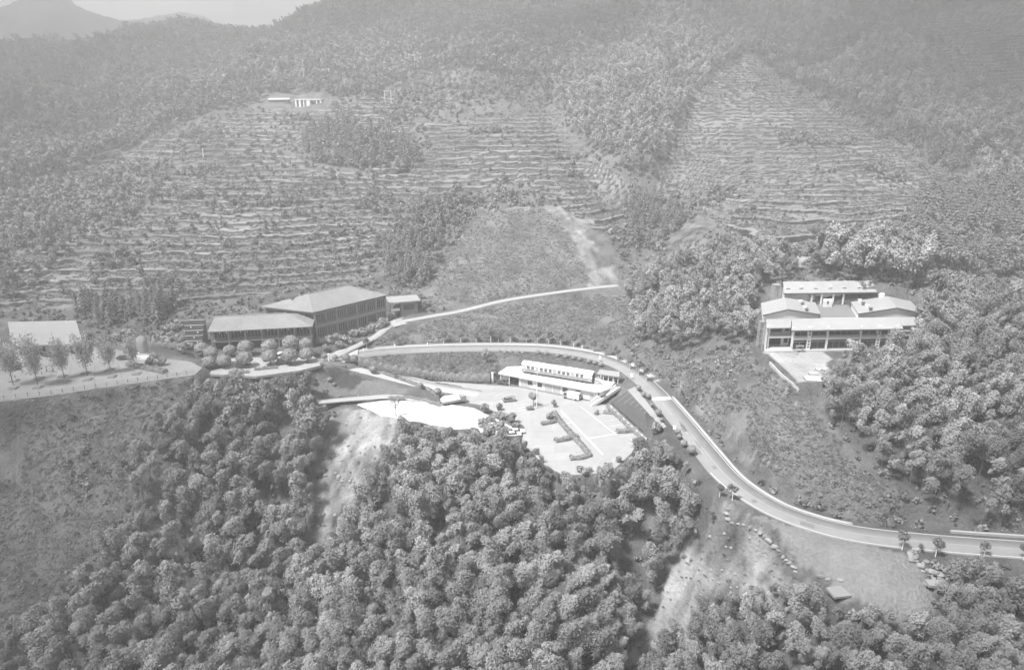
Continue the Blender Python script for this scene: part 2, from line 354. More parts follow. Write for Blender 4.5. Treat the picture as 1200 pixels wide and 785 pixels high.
cover(gpoly([(740,400),(800,410),(880,412),(935,446),(960,480),(1000,530),(1045,565),(1060,605),(1010,608),(960,595),(910,570),(870,535),(830,490),(780,440)]), .115 + .07 * fbm(X, Y, 5, 5, 48))
for _b in BENCH: cover(gpoly([(u, v - 1.2) for u, v in _b] + [(u, v + 1.6) for u, v in _b[::-1]]), .2, .12)
cover(gpoly([(930,300),(960,300),(965,312),(935,316)]), SOIL * 1.2, .2)
cover(gpoly([(890,318),(1000,322),(1050,332),(885,340)]), SOIL * .6, .4)
cover(gpoly([(383,432),(400,430),(430,444),(425,452),(410,458),(392,452)]), .055 + .015 * fbm(X, Y, 2, 3, 49), .1)
cover(gpoly([(425,446),(445,446),(480,458),(470,463),(418,463),(410,460)]), .16, .1)
cover(gpoly([(1180,330),(1230,320),(1230,372),(1185,365)]), .16, .3)
cover(gpoly([(-20,228),(70,222),(110,230),(70,240),(-20,245)]), .13, .3)
cover(gpoly([(-30,715),(70,694),(70,700),(-30,728)]), SOIL * .8, .2)
A = np.clip(A, .02, .6)
idx = np.arange(X.size).reshape(X.shape)
FQ = np.stack([idx[:-1, :-1], idx[:-1, 1:], idx[1:, 1:], idx[1:, :-1]], -1).reshape(-1, 4)
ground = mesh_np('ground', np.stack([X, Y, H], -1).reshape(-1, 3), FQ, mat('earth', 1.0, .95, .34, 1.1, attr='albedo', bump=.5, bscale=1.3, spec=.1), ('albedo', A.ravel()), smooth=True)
tag(ground, kind='structure')
def hz(x, y): return bil(GX, GY, H, np.asarray(x, float), np.asarray(y, float))

# far mountains beyond the ridge
def far_hills(name, crest, y0, depth, base):
    c = smooth_line([PY(u, v, y0) for u, v in crest], 14); n = len(c)
    rows = []
    for k, f in enumerate(np.linspace(-1, 1, 31)):
        yy = c[:, 1] + f * depth; fall = abs(f) ** 1.25
        z = base + (c[:, 2] - base) * (1 - fall) + fbm(c[:, 0], yy, 260, 5, 61) * 55 * (fall * (1 - fall) * 3)
        rows.append(np.stack([c[:, 0] * (1 + f * depth / y0 * .6), yy, z + fbm(c[:, 0], yy, 16, 2, 62) * 5], -1))
    V = np.array(rows).reshape(-1, 3); ii = np.arange(31 * n).reshape(31, n)
    F = np.stack([ii[:-1, :-1], ii[:-1, 1:], ii[1:, 1:], ii[1:, :-1]], -1).reshape(-1, 4)
    return tag(mesh_np(name, V, F, mat('far_forest', .07, .9, .3, .05), smooth=True), kind='structure')
far_hills('far_mountain', [(-420,60),(-250,30),(-120,45),(-40,20),(5,8),(30,-2),(70,-4),(95,9),(120,18),(140,24),(170,27),(205,38),(260,60),(330,90)], 1850, 420, -80)
far_hills('distant_mountain', [(60,45),(120,28),(160,24),(200,16),(232,18),(262,32),(300,48),(380,66)], 2500, 500, -80)

# ------------------------------------------------------------------ sky, sun, haze
EL, AZ = rad(59), rad(-126)               # a veiled sun stands high on the left (azimuth from +Y towards +X)
w = bpy.data.worlds.new('World'); SC.world = w; w.use_nodes = True; nt = w.node_tree
sky = nt.nodes.new('ShaderNodeTexSky'); sky.sky_type = 'NISHITA'; sky.sun_disc = False; sky.sun_elevation = EL; sky.sun_rotation = AZ; sky.dust_density = 1.2; sky.altitude = 300
bw = nt.nodes.new('ShaderNodeRGBToBW'); nt.links.new(sky.outputs[0], bw.inputs[0]); nt.links.new(bw.outputs[0], nt.nodes['Background'].inputs['Color'])
nt.nodes['Background'].inputs['Strength'].default_value = SKY_STRENGTH = .05
sl = bpy.data.lights.new('sun', 'SUN'); sl.energy = 2.6; sl.angle = rad(10); sl.color = (1, 1, 1)
sun = bpy.data.objects.new('sun', sl); COL.objects.link(sun)
sdir = Vector((math.sin(AZ) * math.cos(EL), math.cos(AZ) * math.cos(EL), math.sin(EL)))
sun.rotation_euler = sdir.to_track_quat('Z', 'Y').to_euler()
def make_haze():
    x0, x1, y0, y1, z0, z1 = -2400, 2000, -60, 3400, -140, 480
    V = [(x, y, z) for z in (z0, z1) for y in (y0, y1) for x in (x0, x1)]
    F = [(0, 2, 3, 1), (4, 5, 7, 6), (0, 1, 5, 4), (2, 6, 7, 3), (0, 4, 6, 2), (1, 3, 7, 5)]
    m = bpy.data.materials.new('haze'); m.use_nodes = True; N = m.node_tree.nodes; N.clear()
    out = N.new('ShaderNodeOutputMaterial'); pv = N.new('ShaderNodeVolumePrincipled')
    pv.inputs['Density'].default_value = HAZE_DENSITY; pv.inputs['Color'].default_value = (.97, .97, .97, 1); pv.inputs['Anisotropy'].default_value = .15
    m.node_tree.links.new(pv.outputs[0], out.inputs['Volume'])
    return tag(mesh_np('haze', V, F, m), kind='stuff')
HAZE_DENSITY = .00062
make_haze()
vs = SC.view_settings; vs.view_transform = 'Standard'; vs.look = 'None'; vs.gamma = 1; vs.exposure = 2.15
SC.cycles.max_bounces = 5; SC.cycles.diffuse_bounces = 3; SC.cycles.volume_bounces = 1; SC.cycles.transmission_bounces = 3; SC.cycles.glossy_bounces = 2
SC.cycles.use_denoising = True
SC.cycles.use_adaptive_sampling = True; SC.cycles.adaptive_threshold = .02

def added_shade_layer():
    """a broken cloud sheet added unseen high above the valley to shape the sunlight, open over the car park and the tea slopes, shading the flanks."""
    rng = np.random.default_rng(77); VV = []; FF = []; o = 0; zc = 980.0; off = np.array(sdir) * (zc - 30) / sdir.z
    bm = bmesh.new(); bmesh.ops.create_icosphere(bm, subdivisions=3, radius=1); base = np.array([v.co[:] for v in bm.verts]); fc = np.array([[v.index for v in f.verts] for f in bm.faces]); bm.free()
    for gx in np.arange(-900, 901, 165):
        for gy in np.arange(-220, 1150, 165):
            x = gx + rng.uniform(-45, 45); y = gy + rng.uniform(-45, 45)
            if ((x - 5) / (300 if y < 430 else 340)) ** 2 + ((y - 430) / (352 if y < 430 else 235)) ** 2 < 1: continue
            R = rng.uniform(80, 112); d = base * (1 + .25 * fbm(base[:, 0] * 2 + x, base[:, 1] * 2 + base[:, 2] * 1.7 + y, 1.1, 3, 5))[:, None]
            VV.append(d * np.array([R, R * rng.uniform(.8, 1.1), R * .3]) + np.array([x + off[0], y + off[1], zc + rng.uniform(-25, 40)])); FF.append(fc + o); o += len(base)
    for gx in np.arange(-2000, 1801, 420):  # further added blobs that dim the distant haze
        for gy in np.arange(1250, 3600, 420):
            x = gx + rng.uniform(-80, 80); y = gy + rng.uniform(-80, 80); R = rng.uniform(210, 285); d = base * (1 + .25 * fbm(base[:, 0] * 2 + x, base[:, 1] * 2 + base[:, 2] * 1.7 + y, 1.1, 3, 5))[:, None]
            VV.append(d * np.array([R, R, R * .25]) + np.array([x + off[0], y + off[1], zc + rng.uniform(0, 80)])); FF.append(fc + o); o += len(base)
    m = bpy.data.materials.new('shade_cloud'); m.use_nodes = True; N = m.node_tree.nodes; N.clear(); ou = N.new('ShaderNodeOutputMaterial'); df = N.new('ShaderNodeBsdfDiffuse'); tr = N.new('ShaderNodeBsdfTranslucent'); mx = N.new('ShaderNodeMixShader')
    for q_ in (df, tr): q_.inputs['Color'].default_value = (.88, .88, .88, 1)
    mx.inputs[0].default_value = .45
    for a, b in ((df, 1), (tr, 2)): m.node_tree.links.new(a.outputs[0], mx.inputs[b])
    m.node_tree.links.new(mx.outputs[0], ou.inputs['Surface'])
    tag(mesh_np('added_shade_clouds', np.vstack(VV), np.vstack(FF), m, smooth=True), kind='stuff')  # added out of view, blocks the sun around the open middle
added_shade_layer()
# ------------------------------------------------------------------ paved surfaces
def normals(line):
    t = np.gradient(line[:, :2], axis=0); t /= np.linalg.norm(t, axis=1)[:, None]
    return np.stack([-t[:, 1], t[:, 0]], -1)
def strip(name, line, o0, o1, dz, material, thick=.5, kind='structure', a=0, b=None, parent=None):
    ln = line[a:b]; nn = normals(line)[a:b]; n = len(ln)
    P0 = np.column_stack([ln[:, :2] + nn * o0, ln[:, 2] + dz]); P1 = np.column_stack([ln[:, :2] + nn * o1, ln[:, 2] + dz])
    D = np.array([0, 0, thick]); V = np.vstack([P0, P1, P0 - D, P1 - D]); i = np.arange(n - 1)
    F = [np.stack([i, i + 1, n + i + 1, n + i], -1)]
    if thick:
        F += [np.stack([2 * n + i, 2 * n + i + 1, i + 1, i], -1), np.stack([n + i, n + i + 1, 3 * n + i + 1, 3 * n + i], -1)]
        F += [np.array([[0, n, 3 * n, 2 * n], [n - 1, 3 * n - 1, 4 * n - 1, 2 * n - 1]])]
    F = np.vstack(F)
    if o1 > o0: F = F[:, ::-1]
    o = mesh_np(name, V, F, material, parent=parent)
    return tag(o, kind=kind) if kind else o
def slab(name, pts, dz, material, thick=.4, kind='structure', z=None, parent=None):
    """flat polygon (picture points at height z, or world points) with sides."""
    P = [Vector(PZ(u, v, z)) for u, v in pts] if z is not None else [Vector(p) for p in pts]
    bm = bmesh.new(); vs_ = [bm.verts.new(p + Vector((0, 0, dz))) for p in P]; f = bm.faces.new(vs_)
    f.normal_update()
    if f.normal.z < 0: f.normal_flip()
    if thick:
        r = bmesh.ops.extrude_face_region(bm, geom=[f]); vv = [g for g in r['geom'] if isinstance(g, bmesh.types.BMVert)]
        for q_ in vs_: q_.co.z -= thick
    bmesh.ops.recalc_face_normals(bm, faces=bm.faces)
    me = bpy.data.meshes.new(name); bm.to_mesh(me); bm.free(); me.materials.append(material)
    o = bpy.data.objects.new(name, me); COL.objects.link(o)
    if parent: o.parent = parent
    return tag(o, kind=kind) if kind else o
M_ASPH = mat('road_asphalt', .22, .85, .14, .4, bump=.01, bscale=30)
M_CONC = mat('pale_concrete', .36, .85, .14, .35, bump=.01, bscale=20)
M_PAVE = mat('paving', .33, .8, .14, .8, joint=(2.5, 1.2, .2))
M_WHITE = mat('white_line_paint', .60, .7, .16, 1.5)
M_WORN = mat('worn_line_paint', .36, .7, .2, 1.2)
M_YARD = mat('white_concrete', .62, .8, .15, .3, joint=(5, 4, .22, 0))
M_KERB = mat('kerb_stone', .42, .8, .08, 2)
M_LOT = mat('lot_concrete', .32, .85, .17, .3, joint=(6, 4.5, .3, 0))
M_LOTDARK = mat('lot_asphalt', .29, .85, .14, .3)
M_PLAZA = mat('plaza_paving', .25, .8, .15, .45, joint=(5, 5, .35, 0))
strip('road', ROAD, -3.5, 3.5, 0, M_ASPH)
nR = len(ROAD)
def rk(u, v):                            # index of the road point nearest to a picture point
    p = [proj(*q_)[:2] for q_ in ROAD]; return int(np.argmin([math.hypot(a - u, b - v) for a, b in p]))
k1 = rk(772, 468)
strip('pavement', ROAD, 3.55, 5.9, .13, M_PAVE, a=rk(405, 418), b=rk(760, 450))
strip('kerb', ROAD, 3.35, 3.57, .15, M_KERB, a=rk(405, 418), b=rk(760, 450))
strip('road_edge_line', ROAD, 3.02, 3.18, .006, M_WHITE, 0, a=k1 - 14)
strip('road_edge_line', ROAD, -3.18, -3.02, .006, M_WHITE, 0, a=rk(845, 552))
strip('road_centre_line', ROAD, -.07, .07, .006, M_WORN, 0, a=rk(640, 409), b=rk(770, 460))
strip('road_centre_line', ROAD, -.07, .07, .006, M_WORN, 0, a=rk(812, 510))
strip('road_gutter', ROAD, 3.75, 4.5, .05, M_CONC, a=k1, b=rk(1010, 626))
for k in range(k1 + 2, rk(835, 540), 3): strip('lane_dash', ROAD, -1.1, -.97, .006, M_WORN, 0, a=k, b=k + 2)
kx = rk(773, 466)
strip('road_hump', ROAD, -3.0, 2.8, .01, M_WHITE, 0, a=kx, b=kx + 2)
strip('slip_road', LOWROAD, -3.0, 3.0, .012, M_CONC)
strip('slip_road_kerb', LOWROAD, 3.0, 3.25, .14, M_KERB, a=8, b=len(LOWROAD) - 22)
strip('slip_road_kerb', LOWROAD, -3.25, -3.0, .14, M_KERB, a=14, b=len(LOWROAD) - 20)
strip('lane', LANE, -1.6, 1.6, .02, M_PAVE)
strip('lane_kerb', LANE, -1.85, -1.62, .2, M_CONC, a=18)
slab('junction', [(372,421),(395,411),(410,407.5),(420,410),(418,421),(398,431),(376,428)], .03, M_CONC, .6, z=7.0)
slab('lane_yard', [(455,378),(466,372),(492,368),(500,372),(478,379),(462,383)], .06, M_PAVE, .6, z=9.9)
slab('plaza', PLAZA_PX, 0, M_PLAZA, .6, z=12.0)
slab('forecourt', [(222,436),(236,437.5),(300,441),(352,434),(376,428),(372,421),(362,414),(330,418),(240,420),(205,424)], .0, M_PAVE, .8, z=9.9)
slab('car_park', LOT_PX, 0, M_LOT, .5, z=0)
slab('concrete_yard', YARD_PX, .02, M_YARD, .6, z=.35)
# the darker driving aisle and the painted lines of the car park
slab('car_park_aisle', [(660,480.5),(700,474),(741,512),(708,548),(690,522)], .004, M_LOTDARK, 0, z=0)
slab('car_park_aisle', [(545,456),(605,456),(695,473),(660,478),(610,470),(560,468)], .004, M_LOTDARK, 0, z=0)
M_BAND = mat('paving_joint', .15, .8, .1, 1)
def pline(p0, p1, wd, z, nm='parking_line'):
    a = Vector(PZ(*p0, z)); b = Vector(PZ(*p1, z)); d = (b - a).normalized(); s = Vector((-d.y, d.x, 0)) * wd / 2
    return slab(nm, [a - s, b - s, b + s, a + s], .012, M_BAND if nm == 'paving_band' else M_WHITE, 0)
pline((657.5, 481), (706.5, 532.5), .45, 0); pline((689.5, 513.6), (722, 508), .38, 0); pline((680, 476), (722, 509), .22, 0); pline((659,496),(672,495),.2,0)
for k in range(5):
    u0 = 598 + k * 4.2; pline((u0 + 2 - 1.5 * k, 472 + k * 3.1), (u0 + 16 - 1.5 * k, 470 + k * 3.1), .12, 0)
for k in range(4): pline((500 + k * 6, 457.5 + k * 2.3), (512 + k * 6, 454.5 + k * 2.3), .12, 0)
for k in range(3): pline((570 + k * 9, 462.5 + k), (582 + k * 9, 459.5 + k), .12, 0)
for k in range(5): pline((701 + k * 6.2, 488 + k * 6), (719 + k * 6.2, 484.5 + k * 6), .1, 0)
# plaza paving bands
for k in range(7):
    pline((12 + k * 33, 461 - k * 3.6), (30 + k * 27, 427 - k * .4), .16, 12.0, 'paving_band')
WALK = L3([(372,471,2.6),(400,468.5,2.2),(430,466,1.7),(455,464.5,1.3),(485,467,.9),(515,473.5,.5)])
strip('footpath', WALK, -.9, .9, .06, M_CONC); strip('footpath_kerb', WALK, .9, 1.15, .2, M_KERB); strip('footpath_kerb', WALK, -1.15, -.9, .2, M_KERB)
slab('striped_bank', [PZ(715.5,471,.6), PZ(735.5,459,4.0), PZ(773,499,3.4), PZ(759,510,.4)], .1, mat('bank_turf', .07, .9, .2, 1.2), .6)
slab('roadside_walk', [PZ(735.5,457,4.05), PZ(744,453,4.1), PZ(781,500,3.6), PZ(776,502,3.5)], .06, M_LOTDARK, .7)
slab('rubble_slab', [PZ(968,688.5,-2), PZ(985,686,-2), PZ(998,698,-2.6), PZ(978,700,-2.6)], .12, mat('slab_concrete', .24, .8, .1, 1), .5)

rngp = np.random.default_rng(12); M_PATCH = mat('asphalt_patch', .17, .9, .12, 1)
for _ in range(12):
    k = int(rngp.integers(k1, nR - 40)); w0 = rngp.uniform(-2.6, 1.2); strip('road_patch', ROAD, w0, w0 + rngp.uniform(.8, 1.6), .004, M_PATCH, 0, a=k, b=k + int(rngp.integers(2, 5)))
# ------------------------------------------------------------------ vegetation
def leaf_mat(name, v, trans=.25):
    return mat(name, v, .75, attr='tint', spec=.15, trans=trans)
ML_BAMBOO = leaf_mat('bamboo_leaf', .28, .15); ML_CON = leaf_mat('conifer_leaf', .17, .15); ML_BROAD = leaf_mat('broad_leaf', .19, .2)
ML_SCRUB = leaf_mat('scrub_leaf', .165, .25); ML_TEA = leaf_mat('tea_leaf', .16, .15); ML_GARDEN = leaf_mat('clipped_leaf', .30, .2)
M_CULM = mat('bamboo_culm', .13, .6, .1, 2); M_BARK = mat('bark', .12, .9, .2, 3); M_LIME = mat('limewashed_bark', .7, .8, .06, 3)

def quads(c, d1, d2):
    """flat leaf sprays: centres (n,3), half axes (n,3) each; kite-shaped quads."""
    n = len(c); V = np.stack([c - d1, c + d2 - d1 * .1, c + d1, c - d2 - d1 * .1], 1).reshape(-1, 3)
    return V, np.arange(4 * n).reshape(n, 4)
def unit(v): return v / np.maximum(np.linalg.norm(v, axis=-1, keepdims=True), 1e-9)
def bamboo_crown(rng, n, size, h=12.0):
    """leaf sprays of one plume: a culm that arches over at the tip, sprays hanging in rounded tufts along it."""
    az = rng.uniform(-.5, .5); lean = rng.uniform(1.2, 3.4)
    # a leaning dome of drooping fronds: the shell carries most of the leaf, lit from above
    nl = int(rng.integers(3, 7)); C = []; O = []; el = rng.uniform(.75, 1.05); big = rng.uniform(.9, 1.2)
    lobes = [(0.0, 0.0, .80, 1.45 * big, el * 1.3)]
    for k in range(nl): a = k * 6.28 / nl + rng.uniform(-.9, .9); lobes.append((math.cos(a) * rng.uniform(.5, 2.1), math.sin(a) * rng.uniform(.5, 2.1), rng.uniform(.48, .92), rng.uniform(.55, 1.25) * big, rng.uniform(.8, 1.5)))
    wts = np.array([l_[3] ** 2 * l_[4] for l_ in lobes]); kk = rng.choice(len(lobes), n, p=wts / wts.sum())
    for k, (lx, ly, s, R, e) in enumerate(lobes):
        m = int((kk == k).sum()); a = rng.uniform(0, 6.283, m); q = rng.uniform(-1, 1, m)      # height along the plume, -1 foot to 1 tip
        prof = np.sqrt(np.clip(1 - np.abs(q) ** 2.7, 0, 1)) * (1 - .10 * q) * (1 + .20 * np.sin(a * 4 + q * 5 + k) + .14 * np.sin(a * 7 - q * 9))
        r = R * prof * rng.uniform(.12, 1, m) ** .42 * (1 + .18 * rng.normal(size=m))
        z = h * s + q * R * e - .20 * r * r / R
        sz_ = np.clip(z / h, 0, 1.2); ln = lean * 1.3 * sz_ ** 3
        C.append(np.stack([np.cos(az) * ln + lx + np.cos(a) * r, np.sin(az) * ln + ly + np.sin(a) * r, z], -1))
        O.append(np.stack([np.cos(a) * prof, np.sin(a) * prof, q * .7 + .55], -1))
    c = np.vstack(C); n = len(c); out = unit(unit(np.vstack(O)) + rng.normal(size=(n, 3)) * .30)
    t = unit(np.cross(out, rng.normal(size=(n, 3)))); t = unit(t + np.array([0, 0, -.5])); b = unit(np.cross(out, t)); L = size * rng.uniform(.6, 1.4, n)[:, None]
    V, F = quads(c, t * L, b * L * .38)
    tint = np.repeat(rng.uniform(.9, 1.1, n), 4)
    return V, F, tint, (az, lean)
def round_crown(rng, n, size, R=2.0, zc=3.6, zs=1.0, lobes=9, fuzz=.25):
    cs = unit(rng.normal(size=(lobes, 3))) * rng.uniform(.25, .62, lobes)[:, None] * R * np.array([1, 1, zs]); cs[0] = 0
    rs = R * rng.uniform(.36, .6, lobes); k = rng.choice(lobes, n, p=rs ** 2 / (rs ** 2).sum())
    d = unit(rng.normal(size=(n, 3)) + np.array([0, 0, .3])); c = cs[k] + d * (rs[k] * rng.uniform(1 - fuzz, 1.0, n))[:, None]
    c[:, 2] += zc
    out = unit(d + rng.normal(size=(n, 3)) * .5); t = unit(np.cross(out, rng.normal(size=(n, 3)))); b = np.cross(out, t)
    L = size * rng.uniform(.7, 1.3, n)[:, None]; V, F = quads(c, t * L, b * L * .6)
    return V, F, np.repeat(rng.uniform(.75, 1.25, n), 4)
def conifer_crown(rng, n, size, h=8.4, R=2.5):
    s = rng.uniform(.0, 1, n) ** .75; tier = (np.floor(s * 9) + rng.uniform(.25, .75, n)) / 9
    z = h * (.16 + .84 * tier); rr = R * (1 - tier) ** .8 * rng.uniform(.35, 1.0, n) + .08; a = rng.uniform(0, 2 * np.pi, n)
    lob = 1 + .25 * np.sin(a * 5 + np.floor(s * 9) * 1.7); rr = rr * lob
    c = np.stack([np.cos(a) * rr, np.sin(a) * rr, z - rr * .28], -1)
    rdir = np.stack([np.cos(a), np.sin(a), np.full(n, -.45)], -1); tan = np.stack([-np.sin(a), np.cos(a), rng.normal(0, .25, n)], -1)
    L = size * rng.uniform(.7, 1.3, n)[:, None]; V, F = quads(c, unit(rdir) * L, unit(tan) * L * .5)
    return V, F, np.repeat(rng.uniform(.7, 1.3, n), 4)
def tuft(rng, n, size):
    a = rng.uniform(0, 6.283, n); r = rng.uniform(0, 1, n) ** .6 * .95; c = np.stack([np.cos(a) * r, np.sin(a) * r, .42 * (1 - r * r) * rng.uniform(.3, 1.1, n) + .02], -1)
    out = unit(np.stack([np.cos(a) * r * .7, np.sin(a) * r * .7, np.ones(n)], -1) + rng.normal(size=(n, 3)) * .38); t = unit(np.cross(out, rng.normal(size=(n, 3)))); b = np.cross(out, t); L = size * rng.uniform(.6, 1.4, n)[:, None]
    V, F = quads(c, t * L, b * L * .5); return V, F, np.repeat(rng.uniform(.7, 1.3, n), 4)
def clipped_crown(rng, n, size, R=1.6, zc=2.4, flat_=.85):
    d = unit(rng.normal(size=(n, 3))); c = d * R * rng.uniform(.86, 1.02, n)[:, None] * np.array([1, 1, flat_]); low = c[:, 2] < -.45 * R; c[low, 2] *= .45
    c[:, 2] += zc; out = unit(d + rng.normal(size=(n, 3)) * .35); t = unit(np.cross(out, rng.normal(size=(n, 3)))); b = np.cross(out, t); L = size * rng.uniform(.7, 1.3, n)[:, None]
    V, F = quads(c, t * L, b * L * .6); return V, F, np.repeat(rng.uniform(.85, 1.15, n), 4)
def tube_np(path, r0, r1, k=6):
    path = np.array(path, float); n = len(path); t = np.gradient(path, axis=0); t = unit(t)
    ref = np.array([1.0, .13, .07]); u_ = unit(np.cross(t, ref)); v_ = np.cross(t, u_); V = []
    for i in range(n):
        r = r0 + (r1 - r0) * i / (n - 1)
        for j in range(k): a = 2 * math.pi * j / k; V.append(path[i] + r * (math.cos(a) * u_[i] + math.sin(a) * v_[i]))
    F = [(i * k + j, i * k + (j + 1) % k, (i + 1) * k + (j + 1) % k, (i + 1) * k + j) for i in range(n - 1) for j in range(k)]
    return np.array(V), np.array(F)
def culm_path(az, lean, h=12.0): return [(math.cos(az) * lean * s ** 3, math.sin(az) * lean * s ** 3, -.6 if s == 0 else h * (s - .06 * s ** 6)) for s in np.linspace(0, .97, 8)]
def scatter_np(protos, P, scale, rot, tint, sz=None):
    """real mesh of many plants: protos [(V, F, tint)], positions P."""
    VV = []; FF = []; TT = []; o = 0; ids = RNG.integers(0, len(protos), len(P))
    for k, (V, F, T) in enumerate(protos):
        m = np.where(ids == k)[0]
        if not len(m): continue
        c, s = np.cos(rot[m])[:, None], np.sin(rot[m])[:, None]; sc = scale[m][:, None]; sv = sc if sz is None else sz[m][:, None]
        x = (V[None, :, 0] * c - V[None, :, 1] * s) * sc + P[m, 0:1]; y = (V[None, :, 0] * s + V[None, :, 1] * c) * sc + P[m, 1:2]; z = V[None, :, 2] * sv + P[m, 2:3]
        VV.append(np.stack([x, y, z], -1).reshape(-1, 3)); FF.append((F[None] + (np.arange(len(m)) * len(V))[:, None, None]).reshape(-1, F.shape[1]) + o)
        TT.append((T[None] * tint[m][:, None]).ravel()); o += len(m) * len(V)
    return np.vstack(VV), np.vstack(FF), np.concatenate(TT)

# what must stay in sight (picture outlines of the places the photograph shows open)
CLEAR = [
 [(368,432),(400,405),(450,372),(500,362),(700,328),(725,325),(727,338),(560,366),(470,388),(430,404),(560,399),(700,402),(745,420),(775,448),(850,540),(900,585),(1000,620),(1200,632),(1200,652),(1135,652),(1095,648),(1062,645),(1098,690),(1090,712),(985,700),(960,690),(890,640),(862,602),(840,585),(800,528),(770,512),(738,519),(712,542),(664,546),(645,537),(606,502),(592,506),(560,500),(510,494),(465,489),(432,482),(372,472)],
 [(-20,400),(0,372),(100,372),(104,405),(150,392),(180,392),(205,375),(240,368),(305,358),(408,332),(488,345),(490,362),(455,382),(390,418),(380,425),(330,436),(290,438),(232,437),(-20,472)],
 [(886,338),(912,330),(1035,333),(1078,366),(1072,388),(1030,390),(1005,396),(982,410),(968,430),(960,452),(935,450),(890,412)],
 [(492,350),(520,300),(560,245),(640,243),(705,258),(728,320),(735,340),(720,345),(560,360)],
 [(430,405),(500,378),(600,356),(700,343),(728,345),(735,385),(720,402),(600,398),(470,404)],
 [(365,640),(362,600),(375,545),(382,505),(400,486),(440,486),(470,500),(450,530),(430,560),(410,590),(398,618)],
 [(735,760),(765,705),(800,665),(830,630),(855,600),(900,625),(940,665),(930,676),(880,684),(830,696),(790,725),(760,760)],
 [(-20,475),(230,442),(190,465),(150,520),(150,580),(100,650),(60,700),(-20,740)],
 [(780,430),(880,415),(935,450),(960,490),(1000,535),(1040,570),(1055,600),(1000,600),(900,560),(850,510)],
]
KEEP_T = [[(p[0], p[1]) for p in z] for z in ()]
def in_clear(u, v):
    m = np.zeros(np.shape(u), bool)
    for z in CLEAR: m |= inpoly(u, v, z)
    return m
CLEAR_XY = [[(p[0], p[1]) for p in f[0]] for f in FLATS]
def blocked(x, y, margin=2.0):
    m = np.zeros(x.shape, bool)
    for p in CLEAR_XY:
        m |= inpoly(x, y, p)
        d, _, _ = seg_dist(x, y, np.array([(a[0], a[1], 0) for a in p + [p[0]]])); m |= d < margin
    for ln, h in ((ROAD, 5.5), (LOWROAD, 4), (LANE, 3)):
        d, _, _ = seg_dist(x, y, ln); m |= d < h + margin - 1.5
    return m
def points(poly, spacing, jitter=.42, seed=0):
    """a jittered hexagonal lattice inside a ground outline."""
    rng = np.random.default_rng(100 + seed); p = np.array([q_[:2] for q_ in poly]); lo = p.min(0); hi = p.max(0)
    ys = np.arange(lo[1], hi[1], spacing * .87); L = []
    for i, y in enumerate(ys):
        xs = np.arange(lo[0] + (i % 2) * spacing / 2, hi[0], spacing); L.append(np.stack([xs, np.full(len(xs), y)], -1))
    Q = np.vstack(L); Q = Q + rng.uniform(-jitter, jitter, Q.shape) * spacing
    return Q[inpoly(Q[:, 0], Q[:, 1], [tuple(a) for a in p])]
TERP = [[tuple(p[:2]) for p in z] for z in (T_LEFT, T_MID, T_RIGHT, T_TOP, T_UP, T_LOW)]
def in_ter(x, y):
    m = np.zeros(x.shape, bool)
    for p in TERP: m |= inpoly(x, y, p)
    return m
def view_ok(P, h, margin=25, test=True, rad_=1.5):
    """in the frame, and not standing in front of what the photograph shows open."""
    u, v, d = proj(P[:, 0], P[:, 1], P[:, 2] + h); u0, v0, _ = proj(P[:, 0], P[:, 1], P[:, 2])
    ok = (d > 20) & (u > -margin) & (u < 1200 + margin) & (v < 785 + margin) & (v0 > -margin)
    for f in (1.0, .6, .2): ok &= ~inpoly(u0 + (u - u0) * f, v0 + (v - v0) * f, [(308,109),(382,107),(384,126),(345,128),(308,123)])
    if test:
        r = FPX * rad_ / d
        for f in (1.0, .75, .45):
            uu = u0 + (u - u0) * f; vv = v0 + (v - v0) * f
            ok &= ~in_clear(uu, vv) & ~in_clear(uu - r, vv) & ~in_clear(uu + r, vv)
        ok &= ~in_clear(u, v - r * .5)
    return ok

